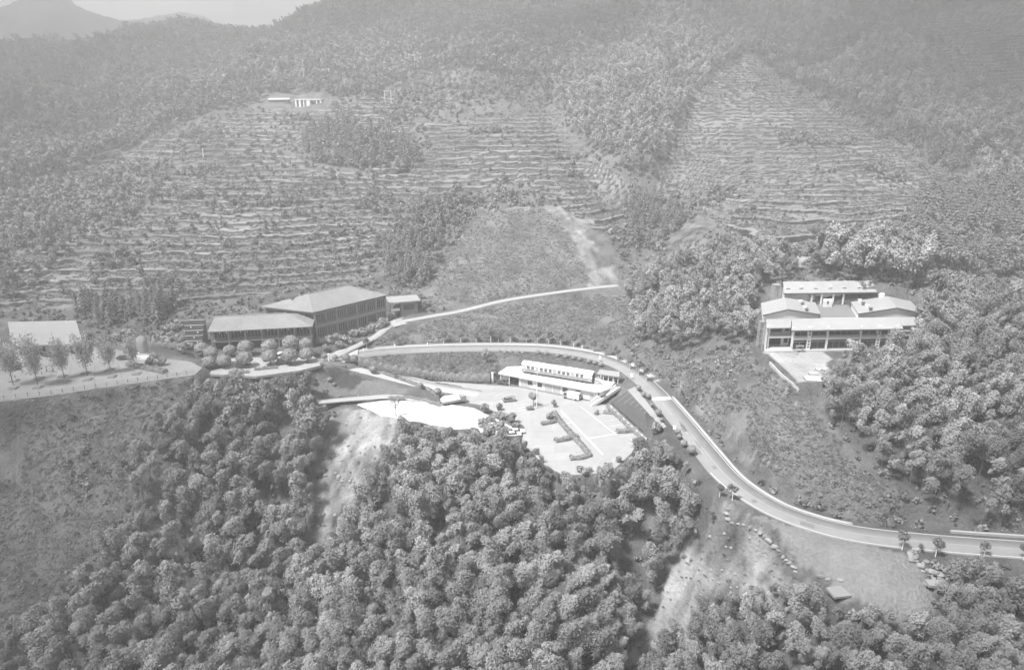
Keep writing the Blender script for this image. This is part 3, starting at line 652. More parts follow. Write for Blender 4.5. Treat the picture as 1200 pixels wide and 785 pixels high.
# ---- bamboo
def B(pts): return [tuple(GR(*p)[:2]) for p in pts]
BAMBOO_ZONES = [   # name, outline (picture point, canopy height), spacing, height
 ('grove below the car park', [(390,640,0),(430,575,0),(452,545,5),(490,505,4),(540,506,2),(590,514,1),(612,522,0),(636,550,0),(662,561,0),(716,558,0),(752,530,1),(775,528,2),(800,540,2),(840,585,5),(845,610,0),(800,655,0),(760,705,0),(735,760,0),(700,880,0),(450,890,0),(150,860,0),(250,740,0),(330,680,0)], 3.05, 11.5),
 ('grove below the plaza', [(175,492,6),(210,462,6),(250,448,3),(300,444,2),(352,440,2),(378,470,3),(388,510,6),(375,560,0),(362,640,0),(300,690,0),(160,860,0),(-30,860,0),(-30,770,0),(60,715,0),(110,660,0),(155,590,0),(165,530,0)], 3.05, 11),
 ('grove beside the gravel lot', [(735,900,0),(770,765,0),(810,725,0),(850,700,2),(930,688,2),(985,703,2),(1040,720,2),(1094,714,2),(1110,690,2),(1118,662,1),(1150,662,2),(1240,662,2),(1240,840,0)], 2.7, 9),
 ('grove beside the white building', [(960,490,0),(962,452,0),(975,425,4),(1000,416,5),(1070,402,8),(1088,370,8),(1080,340,8),(1240,360,8),(1240,628,0),(1130,618,0),(1070,605,0),(1050,570,0),(1000,530,0)], 3.2, 12),
 ('grove behind the road bend', [(735,338,3),(770,305,8),(800,290,9),(850,280,9),(935,285,9),(938,312,6),(892,332,4),(886,405,0),(820,412,0),(760,418,0),(742,396,0)], 3.4, 11),
 ('grove behind the white building', [(955,330,0),(950,285,8),(1000,275,8),(1090,285,8),(1080,340,4)], 3.4, 11),
 ('grove on the middle spur', [(660,128,0),(640,100,6),(700,60,6),(760,20,6),(850,-10,6),(1010,-10,6),(960,50,6),(880,62,4),(835,84,2),(805,125,2),(780,180,0),(765,215,0),(735,215,0),(700,188,0),(672,158,0)], 4.2, 11.5),
 ('grove above the tea slope', [(890,70,3),(960,85,6),(1000,55,6),(1080,60,6),(1100,95,4),(1220,110,6),(1220,232,0),(1150,225,0),(1125,190,0),(1040,146,0),(960,106,0),(905,80,0)], 4.2, 11.5),
]
HILL = [(-40,225,4),(-40,60,0),(0,50,0),(60,38,0),(200,22,0),(270,26,0),(380,0,0),(400,-30,0),(640,-30,0),(860,-30,0),(1230,-30,0),(1230,60,0),(1080,60,0),(900,78,0),(640,110,0),(600,92,0),(480,95,0),(400,115,0),(310,120,0),(200,150,0),(90,205,0)]
bp = []; zone_id = []
for zi, (nm, outl, sp_, hh) in enumerate(BAMBOO_ZONES):
    q_ = points(B(outl), sp_, seed=zi); P = np.column_stack([q_, hz(q_[:, 0], q_[:, 1])])
    gap = fbm(q_[:, 0], q_[:, 1], 10, 2, 70 + zi) > -.5
    base_ok = ~blocked(P[:, 0], P[:, 1], 1.0) & gap
    if zi >= 6: base_ok &= ~in_ter(P[:, 0], P[:, 1])
    hv = np.zeros(len(P)); hh = hh * RNG.uniform(.85, 1.12)
    for f_ in (1.0, .85, .7, .55, .42, .3):
        m_ = base_ok & (hv == 0) & view_ok(P, hh * f_, rad_=1.1 * f_); hv[m_] = hh * f_
    ok = hv > 0
    P = P[ok]; bp.append(np.column_stack([P, hv[ok]])); zone_id += [zi] * len(P)
bp = np.vstack(bp); zone_id = np.array(zone_id)
ub, vb, db = proj(bp[:, 0], bp[:, 1], bp[:, 2] + 9)
crown_seen = (ub > 4) & (ub < 1196) & (vb > 0) & (vb < 782)
size_b = np.where(crown_seen, bp[:, 3] / db, 0)
order = np.argsort(-size_b); NB = 292; near_b = order[:NB]; rest_b = order[NB:]
tone_b = .93 + .22 * RNG.normal(size=len(bp)).clip(-1.6, 1.8) + .18 * fbm(bp[:, 0], bp[:, 1], 24, 2, 90)
sc_b = bp[:, 3] / 12.0 * RNG.uniform(.68, 1.28, len(bp)); rot_b = np.arctan2(hz(bp[:, 0], bp[:, 1] - 6) - hz(bp[:, 0], bp[:, 1] + 6), hz(bp[:, 0] - 6, bp[:, 1]) - hz(bp[:, 0] + 6, bp[:, 1])) + RNG.normal(0, .8, len(bp))
rot_b = np.where(RNG.random(len(bp)) < .15, RNG.uniform(0, 6.28, len(bp)), rot_b)
PROTO_B = [bamboo_crown(np.random.default_rng(200 + i), 3000, .21) for i in range(9)]
def mesh_only(name, V, F, m, T=None):
    o = mesh_np(name, V, F, m, ('tint', T) if T is not None else None); COL.objects.unlink(o); me = o.data; bpy.data.objects.remove(o); return me
VARS = []
for i, (V, F, T, (az, ln)) in enumerate(PROTO_B):
    cm = [mesh_only('foliage', V, F, ML_BAMBOO, T * t) for t in (.72, .9, 1.1, 1.32)]
    tv_, tf_ = tube_np(culm_path(az, ln), .07, .02); VARS.append((cm, mesh_only('culm', tv_, tf_, M_CULM)))
def put(name, me, parent=None, **kw):
    o = bpy.data.objects.new(name, me); COL.objects.link(o)
    if parent: o.parent = parent
    return o
def empty(name, loc, rz=0, s=1.0):
    o = bpy.data.objects.new(name, None); COL.objects.link(o); o.location = loc; o.rotation_euler = (0, 0, rz); o.scale = (s,) * 3; return o
for i in near_b:
    cms, cu = VARS[int(RNG.integers(0, len(VARS)))]; z = zone_id[i]
    r = empty('bamboo_plant', tuple(bp[i, :3]), rot_b[i], sc_b[i])
    tag(r, 'tall feathery bamboo plume in the dense ' + BAMBOO_ZONES[z][0], 'bamboo', 'bamboo plumes of the ' + BAMBOO_ZONES[z][0])
    put('foliage', cms[int(np.clip(np.digitize(tone_b[i], (.8, 1.0, 1.2)), 0, 3))], r); put('culm', cu, r)
def lod(protos, idx, P, sc_, rt, tn, sz=None): return scatter_np(protos, P[idx], sc_[idx], rt[idx], tn[idx], None if sz is None else sz[idx])
def join(parts):
    V = []; F = []; T = []; o = 0
    for v, f, t in parts: V.append(v); F.append(f + o); T.append(t); o += len(v)
    return np.vstack(V), np.vstack(F), np.concatenate(T)
lod_mid = [bamboo_crown(np.random.default_rng(300 + i), 1500, .27)[:3] for i in range(8)]
lod_mid2 = [bamboo_crown(np.random.default_rng(320 + i), 620, .44)[:3] for i in range(8)]
lod_far = [bamboo_crown(np.random.default_rng(340 + i), 150, .72)[:3] for i in range(8)]
mid = rest_b[db[rest_b] < 205]; mid2 = rest_b[(db[rest_b] >= 205) & (db[rest_b] < 300)]; far = rest_b[db[rest_b] >= 300]
parts_ = [lod(l_, k_, bp[:, :3], sc_b, rot_b, tone_b) for l_, k_ in ((lod_mid, mid), (lod_mid2, mid2), (lod_far, far)) if len(k_)]
V, F, T = join(parts_)
tag(mesh_np('bamboo_forest', V, F, ML_BAMBOO, ('tint', T)), kind='stuff')
cul = rest_b[db[rest_b] < 330]
cv = [tube_np(culm_path(0, 1.2)[:6], .09, .04, 4) for _ in range(1)]; cv = [(cv[0][0], cv[0][1], np.ones(len(cv[0][0])))]
V, F, T = lod(cv, cul, bp[:, :3], sc_b, rot_b, tone_b)
tag(mesh_np('bamboo_stems', V, F, M_CULM), kind='stuff')
print('bamboo', len(bp), 'mid', len(mid), len(mid2), len(far))

# ---- the wooded mountain side
q_ = points(B(HILL), 5.2, seed=40); P = np.column_stack([q_, hz(q_[:, 0], q_[:, 1])])
P = P[view_ok(P, 8, test=False) & ~in_ter(P[:, 0], P[:, 1])]
for zi in (6, 7): P = P[~inpoly(P[:, 0], P[:, 1], B(BAMBOO_ZONES[zi][1]))]
typ = fbm(P[:, 0], P[:, 1], 60, 3, 95) + RNG.normal(0, .15, len(P))
hp = [bamboo_crown(np.random.default_rng(360 + i), 80, 1.05)[:3] for i in range(6)]
hr = [round_crown(np.random.default_rng(370 + i), 80, .9, 3.2, 4.8, 1.05) for i in range(6)]
n = len(P); sc_ = RNG.uniform(.75, 1.3, n); rt = RNG.uniform(0, 6.28, n); tn = (.95 + .2 * RNG.normal(size=n)).clip(.5, 1.5)
a_ = np.where(typ > -.05)[0]; b_ = np.where(typ <= -.05)[0]
V, F, T = lod(hp, a_, P, sc_, rt, tn); tag(mesh_np('mountain_bamboo', V, F, ML_BAMBOO, ('tint', T * .68)), kind='stuff')
V, F, T = lod(hr, b_, P, sc_, rt, tn); tag(mesh_np('mountain_woodland', V, F, ML_BROAD, ('tint', T * .8)), kind='stuff')
print('hill', n)

# ---- conifers
CON_ZONES = [
 ('on the knoll of the tea terraces', [(362,192,0),(352,160,0),(400,142,0),(440,152,0),(488,175,0),(492,200,0),(440,208,0)], 5.4, 10),
 ('on the brow of the tea terraces', [(455,138,0),(470,118,0),(560,120,0),(640,126,0),(650,95,0),(600,80,0),(520,88,0),(470,108,0)], 5.6, 8),
 ('beside the rocky gully', [(735,295,0),(730,245,0),(745,222,0),(790,232,0),(800,262,0),(770,290,0)], 5.2, 10),
 ('beside the mown slope', [(455,335,0),(450,290,0),(470,255,0),(540,225,0),(560,240,0),(530,280,0),(500,330,0)], 5.4, 9),
 ('along the edge of the tea slope', [(905,82,0),(925,84,0),(985,118,0),(1060,155,0),(1140,195,0),(1130,212,0),(1040,160,0),(960,118,0)], 4.6, 9),
 ('on the slope behind the white building', [(1060,285,0),(1080,230,0),(1150,222,0),(1220,240,0),(1220,330,0),(1180,322,0),(1090,310,0)], 5.5, 13),
 ('behind the white shed', [(70,362,0),(105,352,0),(215,350,0),(220,372,0),(190,384,0),(110,382,0)], 4.6, 9.5),
 ('at the foot of the old terraces', [(-20,370,0),(-20,310,0),(40,270,0),(90,260,0),(60,300,0),(20,350,0)], 6.5, 9),
]
cpnt = []; czone = []
for zi, (nm, outl, sp_, hh) in enumerate(CON_ZONES):
    q_ = points(B(outl), sp_, .75, seed=50 + zi); P = np.column_stack([q_, hz(q_[:, 0], q_[:, 1])])
    P = P[view_ok(P, hh, test=zi not in (6,), rad_=1) & ~blocked(P[:, 0], P[:, 1], 1) & (fbm(P[:, 0], P[:, 1], 16, 2, 150 + zi) > (-.1 if zi in (1, 3, 5, 7) else -.45))]; cpnt.append(np.column_stack([P, np.full(len(P), hh)])); czone += [zi] * len(P)
# single conifers scattered over the old terraces
q_ = points(B([(90,350,0),(130,290,0),(250,200,0),(440,200,0),(470,250,0),(430,330,0),(250,345,0)]), 13, seed=60); P = np.column_stack([q_, hz(q_[:, 0], q_[:, 1])]); P = P[(RNG.random(len(P)) < .55) & view_ok(P, 6, rad_=1)]
cpnt.append(np.column_stack([P, np.full(len(P), 5.5)])); czone += [8] * len(P)
CZ = [z[0] for z in CON_ZONES] + ['standing alone among the left tea terraces']
cpnt = np.vstack(cpnt); czone = np.array(czone); uc, vc, dc = proj(cpnt[:, 0], cpnt[:, 1], cpnt[:, 2] + 5)
o_ = np.argsort(-np.where((uc > 2) & (uc < 1198) & (vc > 2), cpnt[:, 3] / dc, 0)); nc = o_[:285]; rc = o_[285:]
sc_c = cpnt[:, 3] / 9 * RNG.uniform(.75, 1.25, len(cpnt)); rot_c = RNG.uniform(0, 6.28, len(cpnt)); tn_c = RNG.uniform(.75, 1.3, len(cpnt))
CV = []
for i in range(5):
    V, F, T = conifer_crown(np.random.default_rng(400 + i), 420, .42); tv_, tf_ = tube_np([(0, 0, -.5), (0, 0, 3), (0, 0, 8.2)], .16, .03)
    CV.append((mesh_only('crown', V, F, ML_CON, T), mesh_only('trunk', tv_, tf_, M_BARK)))
for i in nc:
    cm, tm = CV[int(RNG.integers(0, 5))]; r = empty('conifer_tree', tuple(cpnt[i, :3]), rot_c[i], sc_c[i])
    tag(r, 'dark pointed conifer ' + CZ[czone[i]], 'conifer', 'conifers ' + CZ[czone[i]]); put('crown', cm, r); put('trunk', tm, r)
if len(rc):
    V, F, T = lod([conifer_crown(np.random.default_rng(420 + i), 110, .8) for i in range(4)], rc, cpnt[:, :3], sc_c, rot_c, tn_c)
    tag(mesh_np('conifer_wood', V, F, ML_CON, ('tint', T)), kind='stuff')
print('conifers', len(cpnt))

# ---- round broadleaf trees on and around the terraces
SHR = [
 ('on the left tea terraces', [(60,355,0),(120,280,0),(200,200,0),(330,165,0),(440,205,0),(470,255,0),(440,320,0),(300,342,0),(160,360,0)], 6.0, 3.6, .6),
 ('on the middle tea terraces', [(430,165,0),(500,140,0),(650,131,0),(735,215,0),(735,265,0),(700,275,0),(600,215,0),(500,235,0),(440,225,0)], 10, 3.0, .45),
 ('on the right tea slope', [(872,66,0),(960,108,0),(1040,150,0),(1140,210,0),(1100,245,0),(950,285,0),(840,255,0),(770,225,0),(800,130,0)], 13, 2.6, .45),
 ('in the old overgrown terraces', [(-20,345,0),(-20,205,0),(60,200,0),(140,195,0),(210,190,0),(180,235,0),(90,300,0),(40,345,0)], 5.2, 5.0, .9),
 ('on the upper tea terraces', [(100,205,0),(200,155,0),(330,125,0),(430,120,0),(520,95,0),(560,110,0),(480,138,0),(340,165,0),(200,188,0)], 9, 4.5, .6),
 ('around the mown slope', [(480,250,0),(520,230,0),(600,228,0),(640,236,0),(560,242,0),(520,295,0),(490,345,0),(465,340,0)], 5, 5.0, .8),
 ('among the conifers of the tea terraces', [(362,192,0),(352,160,0),(400,142,0),(455,138,0),(470,112,0),(560,95,0),(650,95,0),(645,126,0),(560,125,0),(500,138,0),(492,200,0),(440,208,0)], 6.5, 5.5, .6),
 ('on the slope behind the white building', [(1050,290,0),(1075,225,0),(1150,215,0),(1240,235,0),(1240,350,0),(1180,330,0),(1090,315,0)], 5.0, 7.5, .85),
 ('by the rocky gully', [(690,262,0),(735,262,0),(740,310,0),(725,318,0),(712,290,0)], 6, 3.6, .8),
]
spn = []; sz_ = []
for zi, (nm, outl, sp_, hh, prob) in enumerate(SHR):
    q_ = points(B(outl), sp_, seed=70 + zi); P = np.column_stack([q_, hz(q_[:, 0], q_[:, 1])])
    P = P[(RNG.random(len(P)) < prob) & view_ok(P, hh, rad_=.5) & ~blocked(P[:, 0], P[:, 1], 2)]; spn.append(np.column_stack([P, np.full(len(P), hh)])); sz_ += [zi] * len(P)
for zi, z in enumerate((SHR[0], SHR[1], SHR[2], SHR[4])):
    q_ = points(B(z[1]), 3.6, seed=170 + zi); f_ = fbm(q_[:, 0], q_[:, 1] * 1.7, 30, 3, 180 + zi); q_ = q_[f_ > (.24 if zi in (0, 3) else .36)]; P = np.column_stack([q_, hz(q_[:, 0], q_[:, 1])]); P = P[(RNG.random(len(P)) < .8) & view_ok(P, 4, rad_=.5)]
    spn.append(np.column_stack([P, np.full(len(P), 4.2)])); sz_ += [(0, 1, 2, 4)[zi]] * len(P)
spn = np.vstack(spn); sz_ = np.array(sz_); us, vs2, ds = proj(spn[:, 0], spn[:, 1], spn[:, 2] + 2)
sc_s = spn[:, 3] / 4.6 * RNG.uniform(.6, 1.3, len(spn)); o_ = np.argsort(-np.where((us > 2) & (us < 1198), sc_s / ds, 0)); ns = o_[:285]; rs_ = o_[285:]
SV = []
for i in range(5):
    V, F, T = round_crown(np.random.default_rng(440 + i), 420, .30, 1.8, 2.7, 1.0); tv_, tf_ = tube_np([(0, 0, -.5), (.05, 0, 1), (0, .08, 2.6)], .12, .05)
    SV.append((mesh_only('crown', V, F, ML_BROAD, T), mesh_only('trunk', tv_, tf_, M_BARK)))
for i in ns:
    cm, tm = SV[int(RNG.integers(0, 5))]; r = empty('round_tree', tuple(spn[i, :3]), float(RNG.uniform(0, 6.28)), sc_s[i])
    tag(r, 'small dark rounded tree ' + SHR[sz_[i]][0], 'tree', 'small round trees ' + SHR[sz_[i]][0]); put('crown', cm, r); put('trunk', tm, r)
if len(rs_):
    n = len(spn); V, F, T = lod([round_crown(np.random.default_rng(460 + i), 90, .62, 1.8, 2.4, 1.0) for i in range(5)], rs_, spn[:, :3], sc_s, RNG.uniform(0, 6.28, n), RNG.uniform(.7, 1.35, n))
    tag(mesh_np('terrace_thicket', V, F, ML_BROAD, ('tint', T)), kind='stuff')
print('shrubs', len(spn))

# ---- tea rows along every tread, and rough scrub on the open slopes
tm_ = TER & (FR > .14) & (FR < .72) & (RNG.random(X.shape) < .5) & (fbm(X, Y, 12, 2, 99) > -.35)
P = np.stack([X[tm_], Y[tm_], H[tm_]], -1); P = P[view_ok(P, 0, test=False, margin=5)]
n = len(P); V, F, T = scatter_np([tuft(np.random.default_rng(480 + i), 12, .48) for i in range(6)], P, RNG.uniform(.6, 1.4, n), RNG.uniform(0, 6.28, n), RNG.uniform(.6, 1.4, n))
tag(mesh_np('tea_bushes', V, F, ML_TEA, ('tint', T)), kind='stuff'); print('tea', n)
SCRUB = [([(-30,482),(100,464),(228,442),(190,470),(165,520),(160,580),(120,650),(60,700),(-30,770)], 1.7, .62), ([(740,405),(800,412),(880,414),(932,448),(960,490),(1000,535),(1045,570),(1060,606),(1010,606),(960,592),(910,565),(870,530),(830,488),(780,440)], 1.5, .6),
         ([(430,404),(500,378),(600,356),(700,343),(735,347),(745,392),(700,401),(600,399),(500,402)], 1.9, .7), ([(490,352),(520,300),(560,250),(640,245),(665,270),(690,320),(700,332),(600,346),(520,360)], 2.0, .62),
         ([(700,790),(750,740),(765,700),(800,660),(830,625),(870,612),(930,665),(960,690),(850,690),(800,720),(760,785)], 3.4, .5), ([(370,500),(400,486),(450,488),(480,505),(440,545),(410,590),(395,625),(360,640),(362,600)], 5.5, .45),
         ([(420,417),(500,411.5),(580,413),(585,432),(580,450),(540,447),(480,440),(440,428)], 1.4, .55), ([(590,412),(650,411),(690,418),(722,430),(700,427),(640,420),(590,424)], 1.3, .5),
         ([(940,640),(856,598),(880,620),(930,670)], 2.2, .4), ([(1000,610),(1060,612),(1200,622),(1200,606),(1060,600)], 1.6, .8), ([(440,395),(380,425),(370,412),(400,395),(455,384)], 1.5, .6)]
SP = []
for k, (pl, sp_, s0) in enumerate(SCRUB):
    q_ = points(gpoly(pl), sp_ * .5, seed=90 + k); q_ = q_[fbm(q_[:, 0], q_[:, 1], 9, 2, 120 + k) > -.45]; SP.append(np.column_stack([q_, hz(q_[:, 0], q_[:, 1]), np.full(len(q_), s0)]))
SP = np.vstack(SP); SP = SP[~blocked(SP[:, 0], SP[:, 1], .3)]; n = len(SP)
V, F, T = scatter_np([tuft(np.random.default_rng(500 + i), 24, .36) for i in range(8)], SP[:, :3], SP[:, 3] * RNG.uniform(.35, 1, n) ** 2 * 1.5, RNG.uniform(0, 6.28, n), (.95 + .25 * RNG.normal(size=n)).clip(.5, 1.6))
tag(mesh_np('scrub', V, F, ML_SCRUB, ('tint', T)), kind='stuff'); print('scrub', n)

# ---- undergrowth wherever the ground between woods and terraces is left open
OPENZ = [gpoly(p) for p in ([(490,352),(520,300),(560,246),(655,243),(705,265),(728,320),(735,345),(600,350)], [(-40,480),(230,440),(190,470),(160,520),(155,590),(100,650),(60,705),(-40,740)], FIELDLOT_PX, [(856,596),(900,615),(945,650),(975,690),(935,672),(900,640)],
         [(370,500),(400,484),(450,486),(480,500),(440,548),(412,590),(395,625),(360,640)], [(560,405),(430,408),(500,376),(600,354),(735,345),(745,392)], [(745,402),(880,414),(935,448),(1000,535),(1060,606),(960,592),(870,530),(780,440)], [(778,284),(800,262),(850,240),(872,238),(850,262),(800,300)],
         [(720,780),(765,700),(800,660),(830,625),(870,612),(930,665),(960,690),(850,690),(800,720)], [(378,428),(430,436),(520,470),(520,480),(420,500),(370,475)], YARD_PX, [(700,470),(760,512),(800,505),(745,440)], [(897,412),(962,412),(975,420),(962,447),(938,447),(915,428)])]
q_ = RNG.uniform([-330, 95], [420, 720], (150000, 2)); keep = np.where(q_[:, 1] > 380, .22, .55) > RNG.random(len(q_)); q_ = q_[keep]
m = ~in_ter(q_[:, 0], q_[:, 1])
clump = fbm(q_[:, 0], q_[:, 1], 17, 3, 190) > .18
for zi, z in enumerate(OPENZ): m &= (clump if zi in (1, 6) else False) | ~inpoly(q_[:, 0], q_[:, 1], [tuple(p[:2]) for p in z])
q_ = q_[m]; q_ = q_[~blocked(q_[:, 0], q_[:, 1], 1.2)]; P = np.column_stack([q_, hz(q_[:, 0], q_[:, 1])]); P = P[view_ok(P, 1.5, test=False)]
us_, vs_2, ds_ = proj(P[:, 0], P[:, 1], P[:, 2] + 1.4); P = P[~in_clear(us_, vs_2 - 3) | (P[:, 1] > 300) | inpoly(P[:, 0], P[:, 1], OPENZ[1]) | inpoly(P[:, 0], P[:, 1], OPENZ[6])]
n = len(P); s_ = RNG.uniform(.35, 1, n) ** 1.6 * np.where(P[:, 1] > 330, 1.9, 1.25)
V, F, T = scatter_np([round_crown(np.random.default_rng(520 + i), 40, .46, 1.15, .55, .9, 7, .5) for i in range(8)], P, s_, RNG.uniform(0, 6.28, n), (1.05 + .25 * RNG.normal(size=n)).clip(.5, 1.7))
tag(mesh_np('undergrowth', V, F, ML_BROAD, ('tint', T)), kind='stuff'); print('undergrowth', n)
# ------------------------------------------------------------------ mesh builder for the built things
class MB:
    def __init__(s): s.V = []; s.F = []
    def poly(s, pts):
        o = len(s.V); s.V += [tuple(p) for p in pts]; s.F.append(tuple(range(o, o + len(pts)))); return s
    def box(s, x0, x1, y0, y1, z0, z1):
        o = len(s.V); s.V += [(x, y, z) for z in (z0, z1) for y in (y0, y1) for x in (x0, x1)]
        s.F += [tuple(o + i for i in f) for f in ((0, 2, 3, 1), (4, 5, 7, 6), (0, 1, 5, 4), (2, 6, 7, 3), (0, 4, 6, 2), (1, 3, 7, 5))]; return s
    def hexa(s, b, t):
        """solid between a bottom and a top ring of points."""
        n = len(b); o = len(s.V); s.V += [tuple(p) for p in list(b) + list(t)]
        s.F += [tuple(o + i for i in range(n))[::-1], tuple(o + n + i for i in range(n))] + [(o + i, o + (i + 1) % n, o + n + (i + 1) % n, o + n + i) for i in range(n)]; return s
    def plate(s, pts, th):
        """thick sheet hanging th below its points."""
        return s.hexa([(p[0], p[1], p[2] - th) for p in pts], pts)
    def beam(s, a, b, w, h=None):
        a = Vector(a); b = Vector(b); h = h or w; d = (b - a).normalized(); up = Vector((0, 0, 1)) if abs(d.z) < .95 else Vector((0, 1, 0)); x = d.cross(up).normalized() * w / 2; y = x.cross(d).normalized() * h / 2
        return s.hexa([a - x - y, a + x - y, a + x + y, a - x + y], [b - x - y, b + x - y, b + x + y, b - x + y])
    def cyl(s, p, r, h, n=12, r2=None, ax='z'):
        r2 = r if r2 is None else r2; R = []
        for q_, rr in ((0, r), (h, r2)):
            ring = []
            for k in range(n):
                a = 2 * math.pi * k / n; c, d = rr * math.cos(a), rr * math.sin(a)
                ring.append((p[0] + c, p[1] + d, p[2] + q_) if ax == 'z' else (p[0] + c, p[1] + q_, p[2] + d) if ax == 'y' else (p[0] + q_, p[1] + c, p[2] + d))
            R.append(ring)
        return s.hexa(R[0], R[1])
    def lathe(s, p, prof, n=14):
        o = len(s.V)
        for r, z in prof:
            for k in range(n): a = 2 * math.pi * k / n; s.V.append((p[0] + r * math.cos(a), p[1] + r * math.sin(a), p[2] + z))
        for i in range(len(prof) - 1):
            for k in range(n): s.F.append((o + i * n + k, o + i * n + (k + 1) % n, o + (i + 1) * n + (k + 1) % n, o + (i + 1) * n + k))
        return s
    def build(s, name, material, parent=None, smooth=False):
        me = bpy.data.meshes.new(name); me.from_pydata([tuple(map(float, v)) for v in s.V], [], s.F); me.update()
        bm = bmesh.new(); bm.from_mesh(me); bmesh.ops.recalc_face_normals(bm, faces=bm.faces); bm.to_mesh(me); bm.free()
        me.materials.append(material)
        if smooth: me.polygons.foreach_set('use_smooth', np.ones(len(me.polygons), bool))
        o = bpy.data.objects.new(name, me); COL.objects.link(o)
        if parent: o.parent = parent
        return o
def copy_tree(o, parent=None):
    c = o.copy(); COL.objects.link(c); c.parent = parent
    for ch in [x for x in o.children]: copy_tree(ch, c)
    return c
def heading(a, b): return math.atan2(b[1] - a[1], b[0] - a[0])
def thing(name, loc, label, cat, rz=0, group=None): return tag(empty(name, tuple(loc), rz), label, cat, group)

W_WHITE = mat('white_render', .66, .8, .05, .6); W_GREY = mat('grey_render', .42, .85, .07, .5); G_DARK = mat('dark_glass', .03, .15, .05, .5, spec=.6)
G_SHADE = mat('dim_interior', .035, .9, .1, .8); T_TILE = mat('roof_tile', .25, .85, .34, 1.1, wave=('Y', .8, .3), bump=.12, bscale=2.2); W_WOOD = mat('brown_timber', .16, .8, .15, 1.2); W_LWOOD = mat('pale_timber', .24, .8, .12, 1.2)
R_METAL = mat('grey_metal_roof', .31, .5, .16, .35, wave=('X', 2.6, .12)); R_EDGE = mat('dark_roof_edge', .10, .6, .05, 1); C_WHITE = mat('white_coach_paint', .72, .45, .05, .8); C_DARK = mat('dark_coach_paint', .10, .4, .05, 1)
C_MID = mat('mid_grey_paint', .30, .45, .05, 1); STEEL = mat('grey_steel', .3, .5, .08, 2); BLACK = mat('black_rubber', .025, .8, .05, 2); M_STONE = mat('pale_stone', .27, .9, .14, .8, bump=.12, bscale=1.5); M_ROCK = mat('grey_rock', .2, .9, .16, .8, bump=.15, bscale=1.5)
W_SLATE = mat('slate_roof', .26, .8, .12, 1.4); M_BRICK = mat('planter_brick', .22, .9, .1, 3); M_SHEET = mat('white_sheet_roof', .27, .6, .12, .3, wave=('X', 1.1, .06)); M_CONCW = mat('concrete_wall', .38, .9, .12, .5)

